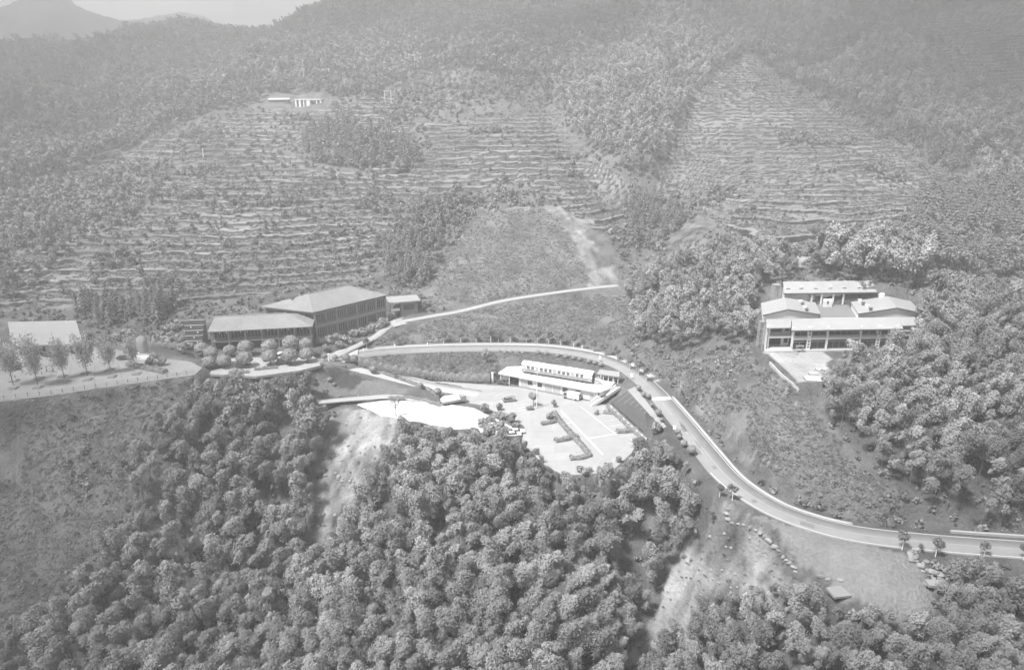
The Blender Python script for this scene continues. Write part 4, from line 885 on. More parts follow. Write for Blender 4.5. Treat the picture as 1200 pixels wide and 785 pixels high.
# ---- the white two-storey building on the hill (front along x, back along +y)
def white_building():
    a = Vector(PZ(893, 411.5, 20.0)); b = Vector(PZ(1066, 408.5, 20.0)); L = (b - a).length
    r = thing('white_building', a, 'white two storey building with grey pitched roofs above the road bend', 'building', heading(a, b))
    k = L / 173.0                                    # metres per picture pixel along the front
    def X_(u): return (u - 893) * k
    H1, H2 = 3.7, 7.3
    MB().box(X_(896), X_(1072), 6.5, 8.0, 0, 8.0).box(X_(896), X_(897.5), 1.5, 6.5, 0, 7.6).box(X_(1070), X_(1072), 3, 6.5, 0, 7.6).build('wall', W_WHITE, r)
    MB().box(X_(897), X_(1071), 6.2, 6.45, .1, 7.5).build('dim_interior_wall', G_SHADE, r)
    sl_ = MB().box(X_(899), X_(926), 2.2, 6.3, H1 - .25, H1 + .35).box(X_(926.2), X_(1052), 0.0, 6.3, H1 - .25, H1 + .3).box(X_(1052.2), X_(1070), 2.2, 6.3, H1 - .25, H1 + .3)
    sl_.build('floor_slab', W_WHITE, r); MB().box(X_(896), X_(1071), -.3, 7, -.6, .12).build('base_slab', W_GREY, r)
    for u, w_, y in ((899.5, 2.2, 2.2), (926.7, 2.6, 0), (946, 4.6, 0), (967, 2.4, 0), (1005.5, 2.4, 0), (1027, 4.6, 0), (1047.5, 2.4, 0), (1067, 2.6, 2.2)):
        MB().box(X_(u - w_ / 2), X_(u + w_ / 2), y + .05, y + .7, .12, H2 + (.3 if y == 0 else .5)).build('column', W_WHITE, r)
    for u in (946, 1027):
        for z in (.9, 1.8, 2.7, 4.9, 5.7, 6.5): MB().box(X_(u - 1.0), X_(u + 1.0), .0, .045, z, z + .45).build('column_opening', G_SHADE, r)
    for z in (.12, H1 + .3):                          # set-back left bay with a smaller window
        MB().box(X_(915), X_(924.5), 4.2, 4.4, z, z + 3.1).build('bay_wall', W_GREY, r)
        MB().box(X_(918.5), X_(923), 4.1, 4.19, z + 1.1, z + 2.6).build('window', G_DARK, r)
    MB().box(X_(927.8), X_(1046), .28, .36, H1 + .3, H1 + .75).build('parapet', W_GREY, r)
    for u0, u1 in ((928.5, 943.2), (949, 965.5), (968.5, 1004), (1007, 1024.2), (1030, 1046)):
        for z in (.2, H1 + .8):
            f = MB().box(X_(u0), X_(u1), 1.2, 1.26, z, z + 2.9 - (.5 if z > 1 else 0)).build('window', G_DARK, r)
            bars = MB(); n = max(2, int((u1 - u0) / 6))
            for q_ in range(n + 1): x = X_(u0 + (u1 - u0) * q_ / n); bars.box(x - .05, x + .05, 1.12, 1.195, z, z + 2.4)
            bars.box(X_(u0) - .08, X_(u1) + .08, 1.06, 1.16, z + 2.2, z + 2.4).box(X_(u0) - .08, X_(u1) + .08, 1.06, 1.16, z, z + .12)
            bars.build('frame', C_MID, f)
    # lean-to front roofs
    MB().plate([(X_(923.5), -1.1, 6.9), (X_(1053), -1.1, 6.9), (X_(1050), 4.2, 9.1), (X_(925), 4.2, 9.1)], .28).build('front_roof', R_METAL, r)
    MB().plate([(X_(895), 1.0, 7.2), (X_(923.2), 1.0, 7.2), (X_(924.8), 4.8, 8.9), (X_(895), 4.8, 8.9)], .25).build('side_roof', R_METAL, r)
    MB().plate([(X_(1053.3), 1.0, 7.3), (X_(1073), 1.0, 7.3), (X_(1070), 4.2, 9.0), (X_(1050.3), 4.2, 9.0)], .25).build('side_roof', R_METAL, r)
    MB().box(X_(923.5), X_(1053), -1.2, -1.11, 6.55, 6.95).build('gutter', R_EDGE, r)
    # two gabled wings with their ridges running back
    def wing(uL, uP, uR, sgn):
        y0, y1 = 5.2, 19.0; e, p = 10.1, 11.9
        MB().hexa([(X_(uL + 1), y0 + .6, 7.9), (X_(uR - 1), y0 + .6, 7.9), (X_(uR - 1), y1 - .5, 7.9), (X_(uL + 1), y1 - .5, 7.9)], [(X_(uL + 1), y0 + .6, e), (X_(uR - 1), y0 + .6, e), (X_(uR - 1), y1 - .5, e), (X_(uL + 1), y1 - .5, e)]).hexa([(X_(uL + 1), y0 + .6, e), (X_(uR - 1), y0 + .6, e), (X_(uP), y0 + .6, p - .15)], [(X_(uL + 1), y0 + .9, e), (X_(uR - 1), y0 + .9, e), (X_(uP), y0 + .9, p - .15)]).build('wing_wall', W_WHITE, r)
        rf = MB().plate([(X_(uL), y0, e), (X_(uP), y0, p), (X_(uP), y1, p), (X_(uL), y1, e)], .22).plate([(X_(uP), y0, p), (X_(uR), y0, e), (X_(uR), y1, e), (X_(uP), y1, p)], .22).build('wing_roof', R_METAL, r)
        MB().beam((X_(uL), y0 - .06, e - .2), (X_(uP), y0 - .06, p - .2), .1, .42).beam((X_(uP), y0 - .06, p - .2), (X_(uR), y0 - .06, e - .2), .1, .42).build('verge', R_EDGE, rf)
        return rf
    w1 = wing(890.5, 919, 958.5, -1); w2 = wing(1003, 1048, 1079, 1)
    for rf, us_ in ((w1, 943), (w2, 1019)):
        for q_ in range(4):
            y = 6.0 + q_ * 3.4; x = X_(us_ - 1 + (q_ * -1.2 if rf is w1 else q_ * -2.0)); z = 11.0
            MB().box(x - .45, x + .45, y, y + .8, z - .5, z + .5).box(x - .7, x + .7, y + .1, y + .7, z + .5, z + .62).build('roof_vent', W_WHITE if q_ % 2 else R_EDGE, rf)
    # rear block behind an open court
    MB().box(X_(921), X_(1035), 24.2, 31.0, 3, 12.3).build('rear_wall', W_WHITE, r)
    MB().box(X_(954), X_(1001), 23.95, 24.15, 8.0, 12.1).build('court_wall', W_GREY, r)
    for u in (955.5, 968, 983, 996): MB().box(X_(u - 1.1), X_(u + 1.1), 22.9, 23.6, 4, 11.9).build('court_column', W_WHITE, r)
    for u0, u1 in ((960, 966), (984.5, 989.5), (997.5, 1001)): MB().box(X_(u0), X_(u1), 23.7, 23.9, 8.2, 11.0).build('window', G_DARK, r)
    MB().box(X_(960), X_(992), 23.0, 23.6, 11.2, 12.3).build('court_fascia', C_MID, r)
    MB().box(X_(970), X_(981), 20.5, 22.4, 8.0, 10.3).build('stair_head', W_WHITE, r)
    MB().box(X_(974.4), X_(976.4), 20.4, 20.49, 9.1, 10.0).build('window', G_DARK, r)
    MB().box(X_(957), X_(1004), 8.1, 23.5, 7.6, 8.0).build('court_floor', mat('court_concrete', .17, .85, .15, .6), r)
    rr = MB().plate([(X_(919), 22.6, 12.3), (X_(1038), 22.6, 12.3), (X_(1034), 28.5, 15.0), (X_(919), 28.5, 15.0)], .25).plate([(X_(919), 28.5, 15.0), (X_(1034), 28.5, 15.0), (X_(1038), 32, 12.8), (X_(919), 32, 12.8)], .25).build('rear_roof', R_METAL, r)
    MB().box(X_(919), X_(1038), 22.5, 22.59, 11.95, 12.4).build('gutter', R_EDGE, rr)
    for q_, u in enumerate((925, 941.5, 960, 978.5, 997, 1016, 1032)):
        d_ = MB().box(X_(u - 2.4), X_(u + 2.4), 24.6, 25.4, 13.0, 13.45).build('dormer', R_EDGE, rr)
        if q_ % 2: MB().box(X_(u - 1.8), X_(u - .6), 24.7, 25.2, 13.45, 14.2).box(X_(u + .5), X_(u + 1.7), 24.7, 25.2, 13.45, 14.2).build('vent_pipe', W_WHITE, d_)
    MB().lathe((X_(1042), 20, 11.2), [(.01, 1.5), (.9, 1.4), (1.1, 1.1), (1.1, -1), (.01, -1.2)]).build('water_tank', C_WHITE, r, True)
    def skew(o):
        for c in o.children:
            for v in c.data.vertices: v.co.x += .36 * v.co.y
            skew(c)
    skew(r)
    return a, b, r, k
WB_A, WB_B, WB, WBK = white_building()
def on_wb(u, y, z): return WB.matrix_basis @ Vector(((u - 893) * WBK + .36 * y, y, z))
def scaffold(loc, h, w, label, rz=0, cat='scaffold'):
    r = thing('scaffold_tower', loc, label, cat, rz)
    for x in (0, w):
        for y in (0, w): MB().beam((x, y, 0), (x, y, h), .12).build('upright', STEEL, r)
    m = MB(); n = int(h / 1.6)
    for i in range(n):
        z = (i + .8) * h / n
        for p, q_ in (((0, 0), (w, 0)), ((w, 0), (w, w)), ((w, w), (0, w)), ((0, w), (0, 0))): m.beam((*p, z), (*q_, z), .08); m.beam((*p, z), (*q_, z - h / n * .8), .06)
    m.build('bracing', STEEL, r); MB().box(-.1, w + .1, -.1, w + .1, h, h + .12).build('platform', W_LWOOD, r)
p_ = on_wb(906, 22, 0); scaffold((p_.x, p_.y, hz(p_.x, p_.y) - .2), 15.5 + 20 - float(hz(p_.x, p_.y)), 2.2, 'tall thin lattice hoist tower behind the left roof of the white building', 0, 'hoist tower')
p_ = on_wb(888.5, 4, 0); scaffold((p_.x, p_.y, hz(p_.x, p_.y) - .2), 8.5, 1.5, 'scaffold tower against the left end wall of the white building')
p_ = on_wb(892.5, 1.0, 0); r = thing('site_mast', (p_.x, p_.y, float(hz(p_.x, p_.y)) - .3), 'thin scaffold pole standing by the left front corner of the white building', 'pole'); MB().cyl((0, 0, 0), .11, 9, 8).build('pole', STEEL, r); MB().box(-.5, .5, -.1, .1, 7.4, 7.55).build('crosspiece', STEEL, r)
p_ = on_wb(936, -.9, 0); r = thing('trestle', (p_.x, p_.y, 20.0), 'pale timber trestle at an open ground floor bay of the white building', 'trestle', .1)
MB().box(-1.3, 1.3, -.35, .35, 1.75, 1.9).build('top', W_LWOOD, r)
for x in (-1, 1):
    for y in (-.35, .35): MB().beam((x * 1.2, y * 1.6, 0), (x * .9, y * .6, 1.75), .14).build('leg', W_LWOOD, r)
p_ = on_wb(931, -2.2, 0); tag(MB().beam((p_.x - 1.6, p_.y, 22.0), (p_.x + .3, p_.y - 1.2, 20.0), .3, .12).build('leaning_plank', W_LWOOD), 'pale plank leaning beside the timber trestle', 'plank')
for j, (u, v, w_, h_, lb) in enumerate(((955, 444.5, 5.2, 3.0, 'white board lying in a dark frame on the bare yard'), (953, 438, 2.2, .9, 'small white sheet lying behind the framed board'), (962, 433.5, 2.4, 1.0, 'pair of pale sheets stacked by the trees on the bare yard'))):
    p_ = GR(u, v); r = thing('building_board', (p_[0], p_[1], hz(p_[0], p_[1]) + .02), lb, 'board', -.1)
    MB().box(-w_ / 2, w_ / 2, -h_ / 2, h_ / 2, .08, .25).build('sheet', C_WHITE, r); MB().box(-w_ / 2 - .25, w_ / 2 + .2, -h_ / 2 - .25, h_ / 2 + .2, 0, .1).build('frame', R_EDGE, r)
YW = [GR(902, 426), GR(915, 440), GR(930, 452), GR(936, 459)]
def wall_line(name, pts, w_, h_, m, label, cat, group=None, base=None, under=.6):
    P = [Vector((p[0], p[1], float(hz(p[0], p[1])) if base is None else base)) for p in pts]; mb = MB()
    for a, b in zip(P[:-1], P[1:]):
        s = Vector((-(b - a).y, (b - a).x, 0)).normalized() * w_ / 2; up = Vector((0, 0, h_)); dn = Vector((0, 0, -under))
        mb.hexa([a - s + dn, b - s + dn, b + s + dn, a + s + dn], [a - s + up, b - s + up, b + s + up, a + s + up])
    return tag(mb.build(name, m), label, cat, group)
wall_line('yard_wall', YW, .5, .6, M_CONC, 'low pale kerb wall running down from the bare yard of the white building', 'wall')

# ---- the timber hotel with hipped tile roofs
def hip_roof(r, A, B_, C, D, R1, R2, m, th=.3):
    """A-B back, D-C front eaves; R1, R2 ridge ends."""
    return MB().plate([D, C, R2, R1], th).plate([A, D, R1], th).plate([C, B_, R2], th).plate([B_, A, R1, R2], th).build('roof', m, r)
def hotel():
    D = Vector(PZ(367, 366, 20.5)); C = Vector(PZ(454, 345.5, 20.5)); A_ = Vector(PZ(306, 359, 20.5))
    ang = heading(D, C); r = thing('timber_hotel', (D.x, D.y, 9.0), 'large two storey timber hotel block under a broad hipped tile roof', 'building', ang)
    M = Matrix.Rotation(-ang, 4, 'Z')
    def loc(p): q_ = M @ (Vector(p) - Vector((D.x, D.y, 9.0))); return q_
    c = loc(C); a = loc(A_); Lx = c.x; b = a + c; ev = 11.5
    rr = [(a.x, a.y, ev), (b.x, b.y, ev), (c.x, 0, ev), (0, 0, ev)]
    def lerp(p, q_, t): return tuple(p[i] + (q_[i] - p[i]) * t for i in range(3))
    mL = lerp(rr[3], rr[0], .5); mR = lerp(rr[2], rr[1], .5); R1 = lerp(mL, mR, .27); R2 = lerp(mL, mR, .80); R1 = (R1[0], R1[1], 15.6); R2 = (R2[0], R2[1], 15.6)
    rf = hip_roof(r, rr[0], rr[1], rr[2], rr[3], R1, R2, T_TILE)
    MB().beam(R1, R2, .5, .35).beam(rr[3], R1, .4, .3).beam(rr[2], R2, .4, .3).build('ridge_cap', W_SLATE, rf)
    q_ = lerp(R1, rr[0], .28); MB().hexa([(q_[0] - 1.4, q_[1] - 1, q_[2] - .8), (q_[0] + 1.4, q_[1] - 1, q_[2] - .8), (q_[0] + 1.4, q_[1] + 1, q_[2] - .8), (q_[0] - 1.4, q_[1] + 1, q_[2] - .8)], [(q_[0] - 1.6, q_[1], q_[2] + .6), (q_[0] + 1.6, q_[1], q_[2] + .6), (q_[0] + 1.6, q_[1] + .2, q_[2] + .6), (q_[0] - 1.6, q_[1] + .2, q_[2] + .6)]).build('roof_vent', R_EDGE, rf)
    ins = .9
    nd = Vector((a.x, a.y, 0)).normalized()
    def pt(s, t, z): return (ins + s * (Lx - 2 * ins) + nd.x * t, ins * .8 + nd.y * t, z)
    dep = Vector((a.x, a.y, 0)).length - 2 * ins
    MB().hexa([pt(0, 0, -1), pt(1, 0, -1), pt(1, dep, -1), pt(0, dep, -1)], [pt(0, 0, ev), pt(1, 0, ev), pt(1, dep, ev), pt(0, dep, ev)]).build('wall', W_WOOD, r)
    n = 7
    for k in range(n + 1): x = ins + (Lx - 2 * ins) * k / n; MB().box(x - .28, x + .28, .32, .71, -1, ev - .1).build('post', W_LWOOD if k % 2 == 0 else W_WOOD, r)
    MB().box(.4, Lx - .4, .2, .6, 5.2, 6.1).build('string_course', W_LWOOD, r)
    for k in range(n):
        x0 = ins + (Lx - 2 * ins) * k / n + .4; x1 = ins + (Lx - 2 * ins) * (k + 1) / n - .4
        for z0, z1 in ((1.6, 4.9), (6.9, 10.3)):
            w_ = MB().box(x0, x1, .60, .70, z0, z1).build('window', G_DARK, r); f = MB()
            for q2 in range(5): x = x0 + (x1 - x0) * q2 / 4; f.box(x - .09, x + .09, .5, .59, z0, z1)
            f.box(x0, x1, .45, .59, z1 - .15, z1).build('frame', W_LWOOD, w_)
    # short end facing the annex
    for k in range(5):
        t0 = .6 + dep * k / 5; t1 = .3 + dep * (k + 1) / 5 - .5
        p0 = Vector(pt(0, t0, 8.0)); p1 = Vector(pt(0, t1, 8.0)); off = Vector((-nd.y, nd.x, 0)) * .12
        if off.x > 0: off = -off
        MB().hexa([p0 + off, p1 + off, p1 + off * 1.8, p0 + off * 1.8], [v + Vector((0, 0, 2.3)) for v in (p0 + off, p1 + off, p1 + off * 1.8, p0 + off * 1.8)]).build('window', G_DARK, r)
    return D, C, A_
HD, HC, HA = hotel()
def annex():
    a = Vector(PZ(243, 389, 17.3)); b = Vector(PZ(366, 382.5, 17.3)); ang = heading(a, b); L = (b - a).length
    r = thing('hotel_annex', (a.x, a.y, 10.0), 'low timber wing with an open gallery in front of the hotel block', 'building', ang)
    e = 7.3; R = 10.2
    rf = hip_roof(r, (0, 17.5, e), (L, 17.5, e), (L, 0, e), (0, 0, e), (1.0, 8.8, R), (L - 9.5, 8.8, R), T_TILE)
    MB().beam((1.0, 8.8, R + .05), (L - 9.5, 8.8, R + .05), .5, .35).build('ridge_cap', W_SLATE, rf)
    MB().box(.8, L - .8, 3.2, 16.5, -1, e).build('wall', W_WOOD, r)
    MB().box(.5, L - .5, .9, 3.1, 2.9, 3.25).build('gallery_floor', W_LWOOD, r)
    for k in range(7):
        x = .9 + (L - 1.8) * k / 6; MB().box(x - .22, x + .22, .95, 1.4, -1, e - .1).build('post', W_LWOOD, r)
    for k in range(6):
        x0 = 1.2 + (L - 1.8) * k / 6; x1 = x0 + (L - 1.8) / 6 - .6
        rl = MB().box(x0, x1, 1.05, 1.2, 4.25, 4.4).box(x0, x1, 1.05, 1.15, 3.25, 3.4)
        for q_ in range(14): x = x0 + (x1 - x0) * q_ / 13; rl.box(x - .04, x + .04, 1.08, 1.14, 3.4, 4.25)
        rl.build('railing', W_WOOD, r)
        w_ = MB().box(x0 + .2, x1 - .2, 3.05, 3.17, 3.6, 6.6).build('window', G_DARK, r); f = MB()
        for q_ in range(5): x = x0 + .2 + (x1 - x0 - .4) * q_ / 4; f.box(x - .07, x + .07, 2.97, 3.04, 3.6, 6.6)
        f.build('frame', W_LWOOD, w_)
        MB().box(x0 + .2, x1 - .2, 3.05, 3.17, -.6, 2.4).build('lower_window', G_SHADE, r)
    for k in range(15):
        x = 1.5 + (L - 3) * k / 14; MB().box(x - .1, x + .1, .5, .7, e - 1.15, e - .45).build('eave_lamp', C_WHITE if k % 3 else W_LWOOD, r)
annex()
p0 = HC + (HC - HD).normalized() * 1.0; ang = heading(HD, HC)
r = thing('garden_pavilion', (p0.x + .2, p0.y + 1.5, 9.6), 'small flat roofed pavilion beyond the far end of the hotel block', 'building', ang - .5)
MB().plate([(-1, -1, 7.2), (12, -1, 7.2), (12, 7, 7.7), (-1, 7, 7.7)], .4).build('roof', W_SLATE, r); MB().box(4, 11, 0, 6, -2, 6.7).build('wall', W_WOOD, r); MB().box(-.6, -.2, -.6, -.2, -2, 6.8).build('post', W_LWOOD, r); MB().box(0, 3.6, .5, .8, 3.2, 4.2).build('parapet', C_WHITE, r); MB().box(5, 9.5, -.1, -.02, 3.6, 5.6).build('window', G_DARK, r)

# ---- the station building under the railway carriage
SA = Vector(PZ(608, 452.5, 0)); SB = Vector(PZ(700, 470.8, 0)); SL = (SB - SA).length; SANG = heading(SA, SB)
def glyph(rng, x, y, z, s):
    m = MB()
    for _ in range(3): zz = z + s * rng.choice((.05, .45, .85)); m.box(x, x + s * .85, y - .05, y, zz, zz + s * .13)
    for _ in range(2): xx = x + s * rng.choice((.05, .38, .7)); m.box(xx, xx + s * .13, y - .105, y - .055, z, z + s * .95)
    return m
def station():
    r = thing('station_building', SA, 'long low white building with a flat roof carrying the railway carriage', 'building', SANG)
    MB().box(0, SL, .0, 4.4, -.3, 3.45).box(SL - 9, SL + .0, 4.4, 8.5, -.3, 3.45).build('wall', W_WHITE, r)
    rp = [(-7.5, -1.0), (SL - 1.5, -1.0), (SL + 1.5, .2), (SL + 2.6, 2.6), (SL + 2.6, 9.8), (-2, 9.8), (-7.5, 5.5)]
    MB().hexa([(x, y, 3.45) for x, y in rp], [(x, y, 4.05) for x, y in rp]).build('flat_roof', W_WHITE, r)
    MB().box(-7.5, SL - 1.5, -1.06, -1.01, 3.5, 3.72).build('roof_edge', W_GREY, r)
    for f0, f1 in ((.12, .18), (.245, .305), (.57, .63), (.73, .79)):
        w_ = MB().box(SL * f0, SL * f1, -.06, -.01, 1.35, 2.75).build('window', G_DARK, r); MB().box(SL * f0 - .12, SL * f1 + .12, -.12, -.02, 1.2, 1.33).build('sill', W_GREY, w_)
    for f0, f1 in ((.34, .435), (.445, .54)): MB().box(SL * f0, SL * f1, -.05, -.01, 0.05, 2.7).build('garage_door', W_GREY, r)
    MB().box(.8, 4.1, -.05, -.01, .05, 2.7).build('garage_door', W_GREY, r); MB().box(SL - 2.6, SL - 1.4, -.05, -.01, .05, 2.3).build('door', W_GREY, r)
    MB().box(0, SL, -.09, -.02, -.05, .32).build('plinth', M_CONC, r)
    for x in (-7.0, -3.6): MB().box(x, x + .25, -.6, -.35, -.3, 3.45).build('carport_post', W_WHITE, r)
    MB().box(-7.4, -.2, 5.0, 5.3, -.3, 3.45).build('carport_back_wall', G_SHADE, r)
    rng = np.random.default_rng(3)
    for k in range(11): glyph(rng, 4.6 + k * 1.55, -.92, 4.06, .75).build('sign_letter', C_MID, r)
    # railing of the terrace
    rl = MB()
    for a, b in (((SL + 2.4, 3.2), (SL + 2.4, 9.5)),):
        for k in range(6): t = k / 5; rl.box(a[0], a[0] + .08, a[1] + (b[1] - a[1]) * t, a[1] + (b[1] - a[1]) * t + .08, 4.05, 5.05)
        rl.box(a[0], a[0] + .08, a[1], b[1], 5.0, 5.1)
    rl.build('railing', C_WHITE, r)
    return r
STN = station()
def on_st(x, y, z): return STN.matrix_basis @ Vector((x, y, z))
def carriage():
    a = Vector(PZ(611.5, 435.5, 4.7)); b = Vector(PZ(693.5, 448.7, 4.7)); L = (b - a).length; W2 = 3.1
    r = thing('railway_carriage', (a.x, a.y, 4.07), 'old railway passenger carriage standing on the flat roof of the white building', 'railway carriage', heading(a, b))
    MB().box(0, L, 0, W2, .85, 1.9).build('lower_body', C_MID, r)
    MB().box(.02, L - .02, .03, W2 - .03, 1.905, 3.25).build('upper_body', C_WHITE, r)
    MB().box(-.03, L + .03, -.04, -.005, 1.70, 1.84).box(-.03, L + .03, -.04, -.005, 1.0, 1.1).box(-.03, L + .03, -.04, .0, 3.12, 3.3).build('waist_stripe', C_DARK, r)
    MB().box(.1, L - .1, .2, W2 - .2, .55, .85).build('underframe', C_DARK, r)
    arc = [(W2 / 2 - (W2 / 2 + .06) * math.cos(math.pi * k / 10), 3.28 + .92 * math.sin(math.pi * k / 10) ** .8) for k in range(11)]
    MB().hexa([(-.1, y, z) for y, z in arc], [(L + .1, y, z) for y, z in arc]).build('roof', C_WHITE, r)
    rng = np.random.default_rng(8)
    for k in range(12): x = 1.2 + k * (L - 2.6) / 11.5; MB().hexa([(x, 1.0, 4.05), (x + .9, 1.0, 4.05), (x + .9, 2.1, 4.05), (x, 2.1, 4.05)], [(x + .15, 1.2, 4.38 + .1 * rng.random()), (x + .75, 1.2, 4.38), (x + .75, 1.9, 4.38), (x + .15, 1.9, 4.38)]).build('roof_ventilator', W_GREY if k % 3 == 1 else C_WHITE, r)
    for k in range(13):
        x = 1.9 + k * (L - 4.4) / 13; w_ = MB().box(x, x + 1.05, -.03, .02, 2.08, 2.95).build('window', G_DARK if k % 4 != 2 else C_MID, r)
        MB().box(x - .05, x + 1.1, -.05, -.031, 2.5, 2.56).build('frame', C_WHITE, w_)
    for x in (.45, L - 1.25): MB().box(x, x + .75, -.03, .02, 1.0, 2.95).build('door', W_GREY, r)
    for x in (0, L): MB().box(x - .12 if x == 0 else x, x if x == 0 else x + .12, .1, W2 - .1, .7, 3.5).build('end_wall', C_DARK, r)
    MB().box(L + .12, L + .3, 1.0, 2.1, .9, 3.1).build('gangway', BLACK, r)
    for x in (3.2, L - 5.6):
        bg = MB().box(x, x + 2.6, .35, W2 - .35, .25, .6).build('bogie', C_DARK, r)
        for xx in (x + .4, x + 2.2):
            for y in (.3, W2 - .42): MB().cyl((xx, y, .44), .44, .12, 14, ax='y').build('wheel', BLACK, bg)
    MB().box(-2.5, L + 2.5, .75, .85, -.01, .16).box(-2.5, L + 2.5, W2 - .85, W2 - .75, -.01, .16).build('rail', STEEL, r)
    st = MB()
    for k in range(6): st.box(L + .7 + k * .45, L + 1.15 + k * .45, .9, 2.4, 0, 1.15 - k * .19)
    st.build('boarding_steps', M_CONC, r)
    MB().beam((L + .7, .8, 2.1), (L + 3.4, .8, .9), .1).beam((L + .7, 2.5, 2.1), (L + 3.4, 2.5, .9), .1).build('handrail', W_WHITE, r)
carriage()
q0 = on_st(SL - 2.2, 8.3, 4.06); r = thing('open_shelter', q0, 'slate roofed open shelter on white posts beyond the end of the carriage', 'shelter', SANG + .12)
MB().plate([(-1.2, -.6, 2.6), (6.4, -.6, 2.6), (6.0, 1.7, 3.4), (-.8, 1.7, 3.4)], .15).plate([(-.8, 1.7, 3.4), (6.0, 1.7, 3.4), (6.4, 3.6, 2.7), (-1.2, 3.6, 2.7)], .15).build('roof', W_SLATE, r)
for k in range(5):
    for y in (0, 3.0): MB().box(-.8 + k * 1.65, -.6 + k * 1.65, y, y + .2, -.1, 2.6).build('post', C_WHITE, r)
MB().box(-.4, 5.6, 2.4, 2.8, 0, .5).build('bench', W_LWOOD, r)
# stair from the terrace down to the car park
def stair(label):
    p = [Vector(PZ(724, 453.5, 4.05)), Vector(PZ(706, 465.5, 2.0)), Vector(PZ(691, 475, .05))]
    r = thing('outdoor_stair', p[2], label, 'stairs'); o = p[2]
    for a, b in zip(p[:-1], p[1:]):
        d = b - a; h = Vector((d.x, d.y, 0)).normalized(); s = Vector((-h.y, h.x, 0)); n = 11; m = MB()
        for k in range(n):
            q_ = a + d * k / n - o; e = a + d * (k + 1) / n - o
            pts = [q_ - s * .9, e - s * .9, e + s * .9, q_ + s * .9]; m.hexa([(v.x, v.y, e.z - .35) for v in pts], [(v.x, v.y, q_.z) for v in pts])
        m.build('flight', M_CONC, r)
        for sg in (-1, 1):
            off = s * sg * 1.05; up = Vector((0, 0, .55)); q1 = a - o + off; q2 = b - o + off
            MB().hexa([q1 - s * .12 - up, q2 - s * .12 - up, q2 + s * .12 - up, q1 + s * .12 - up], [q1 - s * .12 + up, q2 - s * .12 + up, q2 + s * .12 + up, q1 + s * .12 + up]).build('stringer_wall', W_WHITE, r)
stair('white walled stair running down from the carriage terrace to the car park')

# ---- vehicles
def car(loc, rz, m, label, kind='car', group=None):
    L, W_ = (4.5, 1.8) if kind == 'car' else (4.9, 1.95); h = .95 if kind == 'car' else 1.1; H_ = 1.48 if kind == 'car' else 1.9
    r = thing('parked_car', loc, label, 'car', rz, group); w2 = W_ / 2
    def ring(z, x0, x1, w_): return [(x0, -w_, z), (x1, -w_, z), (x1 + .12, -w_ * .6, z), (x1 + .12, w_ * .6, z), (x1, w_, z), (x0, w_, z), (x0 - .1, w_ * .6, z), (x0 - .1, -w_ * .6, z)]
    b = MB().hexa(ring(.28, -L / 2 + .15, L / 2 - .2, w2 - .1), ring(.62, -L / 2 + .02, L / 2 - .1, w2)).hexa(ring(.62, -L / 2 + .02, L / 2 - .1, w2), ring(h, -L / 2 + .15, L / 2 - .35, w2 - .08))
    body = b.build('body', m, r)
    x0, x1 = (-L / 2 + .45, L / 2 - 1.35) if kind == 'car' else (-L / 2 + .25, L / 2 - 1.1); ins = .45 if kind == 'car' else .25
    MB().hexa(ring(h, x0, x1, w2 - .12), ring(H_ - .06, x0 + ins, x1 - .75, w2 - .32)).build('window_band', G_DARK, r)
    MB().hexa(ring(H_ - .06, x0 + ins, x1 - .75, w2 - .3), ring(H_ + .02, x0 + ins + .15, x1 - .9, w2 - .42)).build('roof', m, r)
    for x in (-L / 2 + .85, L / 2 - .9):
        for y in (-w2, w2 - .2):
            wh = MB().cyl((x, y, .33), .33, .2, 14, ax='y').build('wheel', BLACK, r); MB().cyl((x, y - .02, .33), .2, .24, 10, ax='y').build('rim', STEEL, wh)
    for y in (-w2 + .15, w2 - .5): MB().box(L / 2 - .09, L / 2 + .05, y, y + .35, .6, .75).build('headlight', C_WHITE, r); MB().box(-L / 2 - .1, -L / 2, y, y + .35, .65, .8).build('tail_light', C_DARK, r)
    return r
P_DARK = mat('dark_car_paint', .06, .3, .03, 1, spec=.6); P_GREY = mat('grey_car_paint', .2, .3, .03, 1, spec=.6); P_WHITE = mat('white_car_paint', .75, .3, .03, 1, spec=.6)
def at(u, v, z): return PZ(u, v, z)
car(at(597, 470, .02), rad(15), P_GREY, 'grey saloon parked alone on the car park apron in front of the white building')
car(at(606, 507.5, .02), rad(10), P_WHITE, 'white car parked beside the trees at the lower edge of the car park')
car(at(602, 511, .02), rad(10), P_WHITE, 'second white car half hidden by bamboo in front of the other white one')
car(at(589, 449.5, .02), SANG + rad(8), P_DARK, 'dark car under the carport at the left end of the white building')
car(at(285, 430.5, 10.0), rad(8), P_DARK, 'dark car on the hotel forecourt below the hedge balls nearest the plaza', 'suv')
car(at(333, 426.5, 9.92), rad(14), P_DARK, 'dark car on the hotel forecourt beside the flower bed', 'suv')
car(at(329, 418.5, 10.02), rad(80), P_WHITE, 'white van facing out between the round trees of the hotel', 'suv')
car(at(20, 433, 12.02), rad(20), P_DARK, 'dark car at the back edge of the plaza under the first trees', 'suv')
car(at(58, 417, 12.02), rad(4), P_DARK, 'dark car parked close under the white shed roof')
car(at(146, 421, 12.02), rad(5), P_DARK, 'dark car parked behind the plaza trees near the standing stone')
